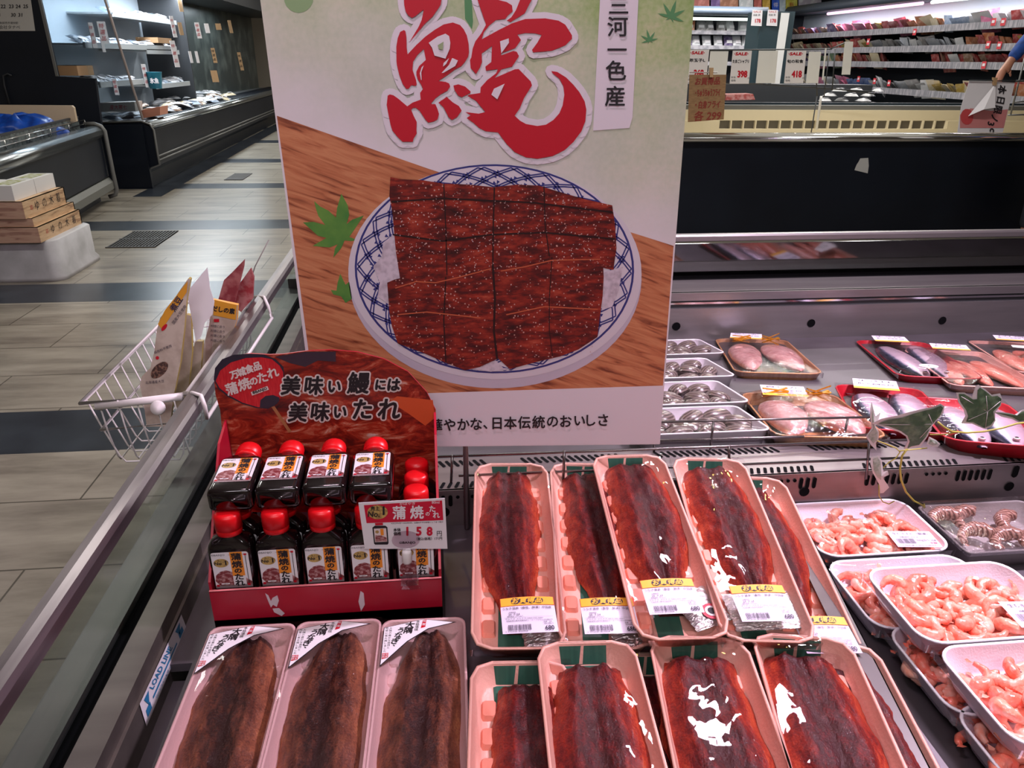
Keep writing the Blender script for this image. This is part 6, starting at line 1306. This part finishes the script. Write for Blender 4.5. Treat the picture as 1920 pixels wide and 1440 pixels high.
# ================================================================== RIGHT WALL: shelving
XS = 6.6
rw = thing('wall_shelving', 'long multi-shelf chiller along the right wall with grey price rails', 'display case', (XS+.4, 9.5, 0)); YA, YZ = 8.15, 15.0
lips = [atX(1813, y, XS).z for y in (49, 89, 122, 180)]; base = atX(1813, 203, XS).z
RAILM = mat('grey_price_rail', (128, 128, 134), .45, noise=(9, (166, 162, 168), (1, 6, 1), .45, .6, 2)); BACKD = mat('dark_shelf_back', (44, 50, 58), .6)
for z in lips: b = MB(); b.bbox((XS, YA, z-.045), (XS+.012, YZ, z+.035), RAILM); b.bbox((XS+.01, YA, z-.025), (XS+.5, YZ, z-.005), BACKD); obj('shelf', b, rw)
b = MB(); b.bbox((XS-.25, YA, 0), (XS+.8, YZ, base-.12), BLACKP); b.bbox((XS-.27, YA, base-.12), (XS-.2, YZ, base-.06), GREYTR); b.bbox((XS-.2, YA, base-.12), (XS+.7, YZ, base-.09), SHELFM); obj('base', b, rw)
b = MB(); b.bbox((XS+.52, YA, .5), (XS+.6, YZ, lips[0]+.04), BACKD); b.bbox((XS+.50, YA, lips[0]+.02), (XS+.56, YZ, 2.3), mat('cool_white_liner', (0, 0, 0))); b.bbox((XS-.2, YZ, 0), (XS+.7, YZ+.05, 2.25), BACKD); obj('back_panel', b, rw)
zcn = atX(1560, 19, XS-.1).z; b = MB(); b.loft([[(XS+x_, y_, zcn+z_) for x_, z_ in ((-.12, 0), (-.14, .05), (-.08, .14), (.5, .20), (.5, .02))] for y_ in (YA, YZ+.1)], mat('slate_canopy', (62, 72, 84), .5)); obj('canopy', b, rw)
for (ya, yb2, colr, nm) in ((10.6, 13.2, (246, 200, 226), 'pink'), (8.3, 10.4, (240, 255, 245), 'white')):
    b = MB(); b.tube([(XS+.05, ya, zcn-.03), (XS+.05, yb2, zcn-.03)], .022, mat('lit_tube_'+nm, colr, .5, emit=.9), 8); props(obj('fluorescent_tube', b), 'lit %s fluorescent tube under the canopy of the right shelving' % nm, 'light')
area('shelf_strip_light', (XS+.02, 11.2, zcn-.08), (.1, 5.5), 36, (1, .94, 1.0), (0, math.radians(-12), 0))
area('shelf_strip_light', (XS-.7, 11.0, 2.7), (.2, 5.5), 34, (1, .97, .95), (0, math.radians(25), 0))
zone = {0: [(6.2, 7.6, ['white', 'pink', 'grey', 'red']), (7.6, 8.3, ['pale blue', 'white']), (8.3, 8.9, ['orange', 'red', 'cream']), (8.9, 9.7, ['yellow', 'pink', 'red']), (9.7, 10.6, ['pink', 'pink', 'red']), (10.6, 12.3, ['brown', 'grey', 'purple', 'red'])],
        1: [(6.2, 7.9, ['orange', 'red', 'yellow', 'orange']), (7.9, 9.6, ['grey', 'silver', 'white']), (9.6, 12.3, ['cream', 'red', 'brown', 'yellow'])],
        2: [(6.2, 8.3, ['red', 'white', 'brown', 'red']), (9.3, 10.4, ['orange', 'red', 'cream']), (10.4, 12.3, ['purple', 'green', 'cream', 'pink'])],
        3: [(6.2, 7.6, ['orange', 'red']), (7.6, 8.3, ['yellow', 'cream']), (8.3, 9.4, ['grey', 'silver', 'white']), (9.4, 10.0, ['blue', 'white', 'blue']), (10.0, 12.3, ['white', 'pink', 'silver', 'cream'])]}
on = ['top', 'second', 'third', 'lowest']
for i, zs in zone.items():
    for ya, yb2, cl in zs:
        ya, yb2 = max(ya*1.222, 8.2), yb2*1.222; y = ya+.05
        while y < yb2-.02:
            c = rs.choice(cl); st = rs.uniform(1.25, 1.65)*(1.0 if i != 1 else .85)
            T = Matrix.Translation((XS+.10+rs.uniform(-.02, .02), y, lips[i]+.045)) @ Matrix.Rotation(math.radians(90)+rs.uniform(-.25, .25), 4, 'Z') @ Matrix.Rotation(math.radians(rs.uniform(35, 70)), 4, 'X') @ Matrix.Rotation(rs.uniform(-.25, .25), 4, 'Y')
            T = T @ Matrix.Rotation(math.pi, 4, 'Z') if 0 else T
            packet(T @ Matrix.Scale(st, 4), c, rs.choice('ssm'), '%s pouch on the %s shelf of the right wall shelving' % (c, on[i]), '%s pouches on the %s shelf at the right' % (c, on[i]), 'snack_pouch'); y += rs.uniform(.09, .13)
for k in range(9):
    c = rs.choice(['white', 'cream', 'brown', 'silver']); packet(Matrix.Translation((XS-.05+rs.uniform(-.05, .1), 9.0+k*.33, base-.085)) @ Matrix.Rotation(rs.uniform(0, 3), 4, 'Z'), c, 'm', '%s packet on the base deck of the right wall shelving' % c, '%s packets on the right base deck' % c)
TAGR = mat('red_shelf_tag', (206, 60, 70), .5)
for i, (x, y) in enumerate(((1863, 41), (1881, 41), (1628, 78), (1853, 84), (1874, 85), (1845, 122), (1610, 148), (1667, 156), (1640, 152), (1715, 60))):
    p = atX(x, y, XS-.01); b = MB(); b.bbox((p.x-.004, p.y-.035, p.z-.04), (p.x, p.y+.035, p.z+.04), TAGR); b.bbox((p.x-.006, p.y-.022, p.z-.012), (p.x-.003, p.y+.022, p.z+.018), PAPER); props(obj('shelf_tag', b), 'small red and white shelf tag on the right wall shelving', 'price tag', 'red shelf tags on the right shelving')
# far shelving beyond, facing the camera
YF = 13.0; fs_ = thing('far_shelving', 'distant shelving with small packets seen above the sale cards', 'display case', (atY(1360, 60, YF).x, YF, 0))
xa, xb_ = atY(1230, 60, YF).x, atY(1421, 60, YF).x; zs_ = [atY(1360, y, YF).z for y in (60, 88, 118)]
for z in zs_: b = MB(); b.bbox((xa, YF-.02, z-.03), (xb_, YF+.5, z), SHELFM); b.bbox((xa, YF-.04, z-.04), (xb_, YF-.02, z+.02), RAILM); obj('shelf', b, fs_)
zk_ = atY(1360, 30, YF).z; b = MB(); b.loft([[(x, YF-.3+y_, zk_+z_) for y_, z_ in ((0, 0), (-.06, .04), (.0, .12), (.8, .14), (.8, 0))] for x in (xa, xb_)], mat('slate_canopy', (0, 0, 0))); b.bbox((xa, YF+.5, 0), (xb_, YF+.56, zk_), BACKD); b.bbox((xa, YF-.1, 0), (xb_, YF+.5, 1.0), BACKD); obj('frame', b, fs_)
b = MB(); b.tube([(xa+.2, YF-.1, zk_-.05), (xb_-.1, YF-.1, zk_-.05)], .025, mat('lit_tube_white', (0, 0, 0)), 6); props(obj('fluorescent_tube', b), 'lit tube under the canopy of the distant shelving', 'light')
area('far_shelf_light', ((xa+xb_)/2, YF-.5, zk_+.2), (1.5, .15), 14, (1, 1, 1), (math.radians(25), 0, 0))
for i, z in enumerate(zs_[:2]):
    x = xa+.1
    while x < xb_-.1:
        c = rs.choice(['silver', 'green', 'red', 'white', 'brown', 'cream', 'orange', 'grey'] if i == 0 else ['purple', 'yellow', 'cream', 'white', 'silver', 'brown'])
        packet(Matrix.Translation((x, YF+.10, z+.01)) @ Matrix.Rotation(rs.uniform(-.3, .3), 4, 'Z') @ Matrix.Rotation(math.radians(62), 4, 'X') @ Matrix.Translation((0, .09, 0)), c, 'm', '%s packet on the %s distant shelf beyond the sale cards' % (c, ['upper', 'lower'][i]), '%s packets on the %s distant shelf' % (c, ['upper', 'lower'][i])); x += rs.uniform(.14, .2)
# dark green pillar and signs behind
b = MB(); GP = mat('dark_green_pillar', (28, 52, 60), .5); p0, p1 = atY(1424, 60, 11.4), atY(1486, 60, 11.4); b.bbox((p0.x, 11.4, 0), (p1.x, 11.9, atY(1450, 21, 11.4).z), GP); q0, q1_ = atY(1462, 50, 11.38).x, atY(1477, 50, 11.38).x; b.bbox((q0, 11.38, 1.1), (q1_, 11.4, atY(1470, 24, 11.38).z), mat('card_back', (0, 0, 0))); obj('wall_end_panel', b, kind='structure')
SG = [((1285, 1330), (200, 120, 110), 'pinkish'), ((1333, 1350), (120, 90, 150), 'purple'), ((1350, 1384), (176, 120, 90), 'brown'), ((1386, 1412), (206, 214, 214), 'pale'), ((1414, 1428), (180, 90, 80), 'red'), ((1430, 1444), (200, 160, 60), 'golden'), ((1448, 1461), (40, 84, 190), 'blue'), ((1462, 1473), (196, 214, 226), 'pale blue'), ((1474, 1495), (226, 214, 90), 'yellow'), ((1498, 1540), (214, 206, 220), 'lilac')]
for (x0, x1), c, nm in SG:
    Yc = 14.5; b = MB(); b.slab([atY(x0, -60, Yc), atY(x1, -60, Yc), atY(x1, 22, Yc), atY(x0, 22, Yc)], (0, .02, 0), mat('sign_'+nm.replace(' ', '_'), c, .6, noise=(7, tuple(min(255, v+50) for v in c), ONE, .5, .62, 4)))
    if nm in ('blue', 'yellow'): put(b, {'blue': '得', 'yellow': '豚'}[nm], pxt(pxfn((0, Yc, 1), N_, .003)), (x0+x1)/2, -9, 9, PAPER if nm == 'blue' else REDINK)
    props(obj('hanging_sign', b), '%s hanging sign at the top behind the distant shelving' % nm, 'sign')
b = MB(); x0, x1 = atY(1240, 40, 17).x, atY(1900, 40, 17).x; b.bbox((x0, 17, 0), (x1, 17.1, 2.9), BACKD); obj('wall_back', b, kind='structure')

# ================================================================== SHOPPER at the right edge
YS = 5.95
def sk(nm, pts, edges, m, parent, sub=2, root=0):
    me = bpy.data.meshes.new(nm); me.from_pydata([p[:3] for p in pts], edges, []); me.materials.append(m); o = bpy.data.objects.new(nm, me); COL.objects.link(o)
    md = o.modifiers.new('skin', 'SKIN'); 
    for i, v in enumerate(me.skin_vertices[0].data): v.radius = (pts[i][3], pts[i][3]); v.use_root = (i == root)
    sb = o.modifiers.new('sub', 'SUBSURF'); sb.levels = sub; sb.render_levels = sub; md.use_smooth_shade = True
    dg = bpy.context.evaluated_depsgraph_get(); me2 = bpy.data.meshes.new_from_object(o.evaluated_get(dg)); me2.name = nm; o.modifiers.clear(); o.data = me2
    if parent is not None:
        o.parent = parent; I = WM[parent.name].inverted(); me2.transform(I); WM[o.name] = WM[parent.name]
    return o
sh, el, wr_, hd_ = atY(1960, 60, YS), atY(1934, 62, YS), atY(1886, 126, YS-.02), atY(1870, 147, YS-.03)
SKIN = mat('skin', (176, 120, 96), .5, sss=.1); BLUEC = mat('blue_sleeve', (24, 70, 150), .8, noise=(18, (18, 54, 120), ONE, .4, .6, 3), bump=(30, .6, ONE)); NAVY = mat('dark_trousers', (34, 36, 46), .8); HAIR = mat('dark_hair', (28, 22, 20), .6)
tx = 5.25
per = thing('person', 'shopper in a blue long-sleeved top reaching down at the right edge', 'person', (tx, YS+.05, 0))
fing = []
body_p = [(tx, YS+.05, .95, .13), (tx, YS+.05, 1.15, .13), (tx, YS+.05, 1.36, .15), (tx, YS+.05, 1.47, .06), (tx, YS+.04, 1.55, .075), (tx, YS+.03, 1.64, .095), (tx, YS+.03, 1.73, .06),
          (tx-.10, YS+.05, .88, .10), (tx-.10, YS+.04, .50, .065), (tx-.10, YS+.06, .10, .045), (tx-.10, YS-.08, .04, .04), (tx+.10, YS+.05, .88, .10), (tx+.10, YS+.04, .50, .065), (tx+.10, YS+.06, .10, .045), (tx+.10, YS-.08, .04, .04),
          (tx-.17, YS+.03, 1.42, .065), (el.x, el.y, el.z, .043), (wr_.x, wr_.y, wr_.z, .027), (hd_.x, hd_.y, hd_.z, .036), (tx+.19, YS+.05, 1.36, .06), (tx+.24, YS, 1.10, .045), (tx+.22, YS-.1, .88, .03)]
body_e = [(0, 1), (1, 2), (2, 3), (3, 4), (4, 5), (5, 6), (0, 7), (7, 8), (8, 9), (9, 10), (0, 11), (11, 12), (12, 13), (13, 14), (2, 15), (15, 16), (16, 17), (17, 18), (2, 19), (19, 20), (20, 21)]
for k in range(5):
    dx = -.030+.013*k; ln = (.040, .055, .062, .058, .045)[k]; n0 = len(body_p)
    if k == 0: a = Vector((wr_.x+.01, wr_.y-.02, wr_.z-.02)); dv = Vector((.03, -.02, -.045))
    else: a = Vector((hd_.x+dx*.8, hd_.y-.01, hd_.z-.02)); dv = Vector((dx*.3-.01, -.01, -ln))
    body_p += [(*(a+dv*.45), .0095), (*(a+dv*.8+Vector((0, .008, 0))), .0085), (*(a+dv*1.05+Vector((0, .018, 0))), .0075)]; body_e += [(17 if k == 0 else 18, n0), (n0, n0+1), (n0+1, n0+2)]
sk('body', body_p, body_e, SKIN, per, 2, 0)
mid = el.lerp(wr_, .80)
sk('shirt', [(tx, YS+.05, .92, .145), (tx, YS+.05, 1.15, .145), (tx, YS+.05, 1.36, .165), (tx, YS+.05, 1.45, .08), (tx-.17, YS+.03, 1.42, .082), (el.x+.01, el.y, el.z, .058), (mid.x, mid.y, mid.z, .047), (tx+.19, YS+.05, 1.36, .08), (tx+.24, YS, 1.10, .06), (tx+.225, YS-.08, .93, .05)], [(0, 1), (1, 2), (2, 3), (2, 4), (4, 5), (5, 6), (2, 7), (7, 8), (8, 9)], BLUEC, per, 2, 0)
sk('trousers', [(tx, YS+.05, .93, .14), (tx-.10, YS+.05, .86, .11), (tx-.10, YS+.04, .50, .085), (tx-.10, YS+.06, .12, .065), (tx+.10, YS+.05, .86, .11), (tx+.10, YS+.04, .50, .085), (tx+.10, YS+.06, .12, .065)], [(0, 1), (1, 2), (2, 3), (0, 4), (4, 5), (5, 6)], NAVY, per, 2, 0)
sk('hair', [(tx, YS+.06, 1.62, .085), (tx, YS+.05, 1.70, .095), (tx, YS+.04, 1.76, .06)], [(0, 1), (1, 2)], HAIR, per, 2, 0)
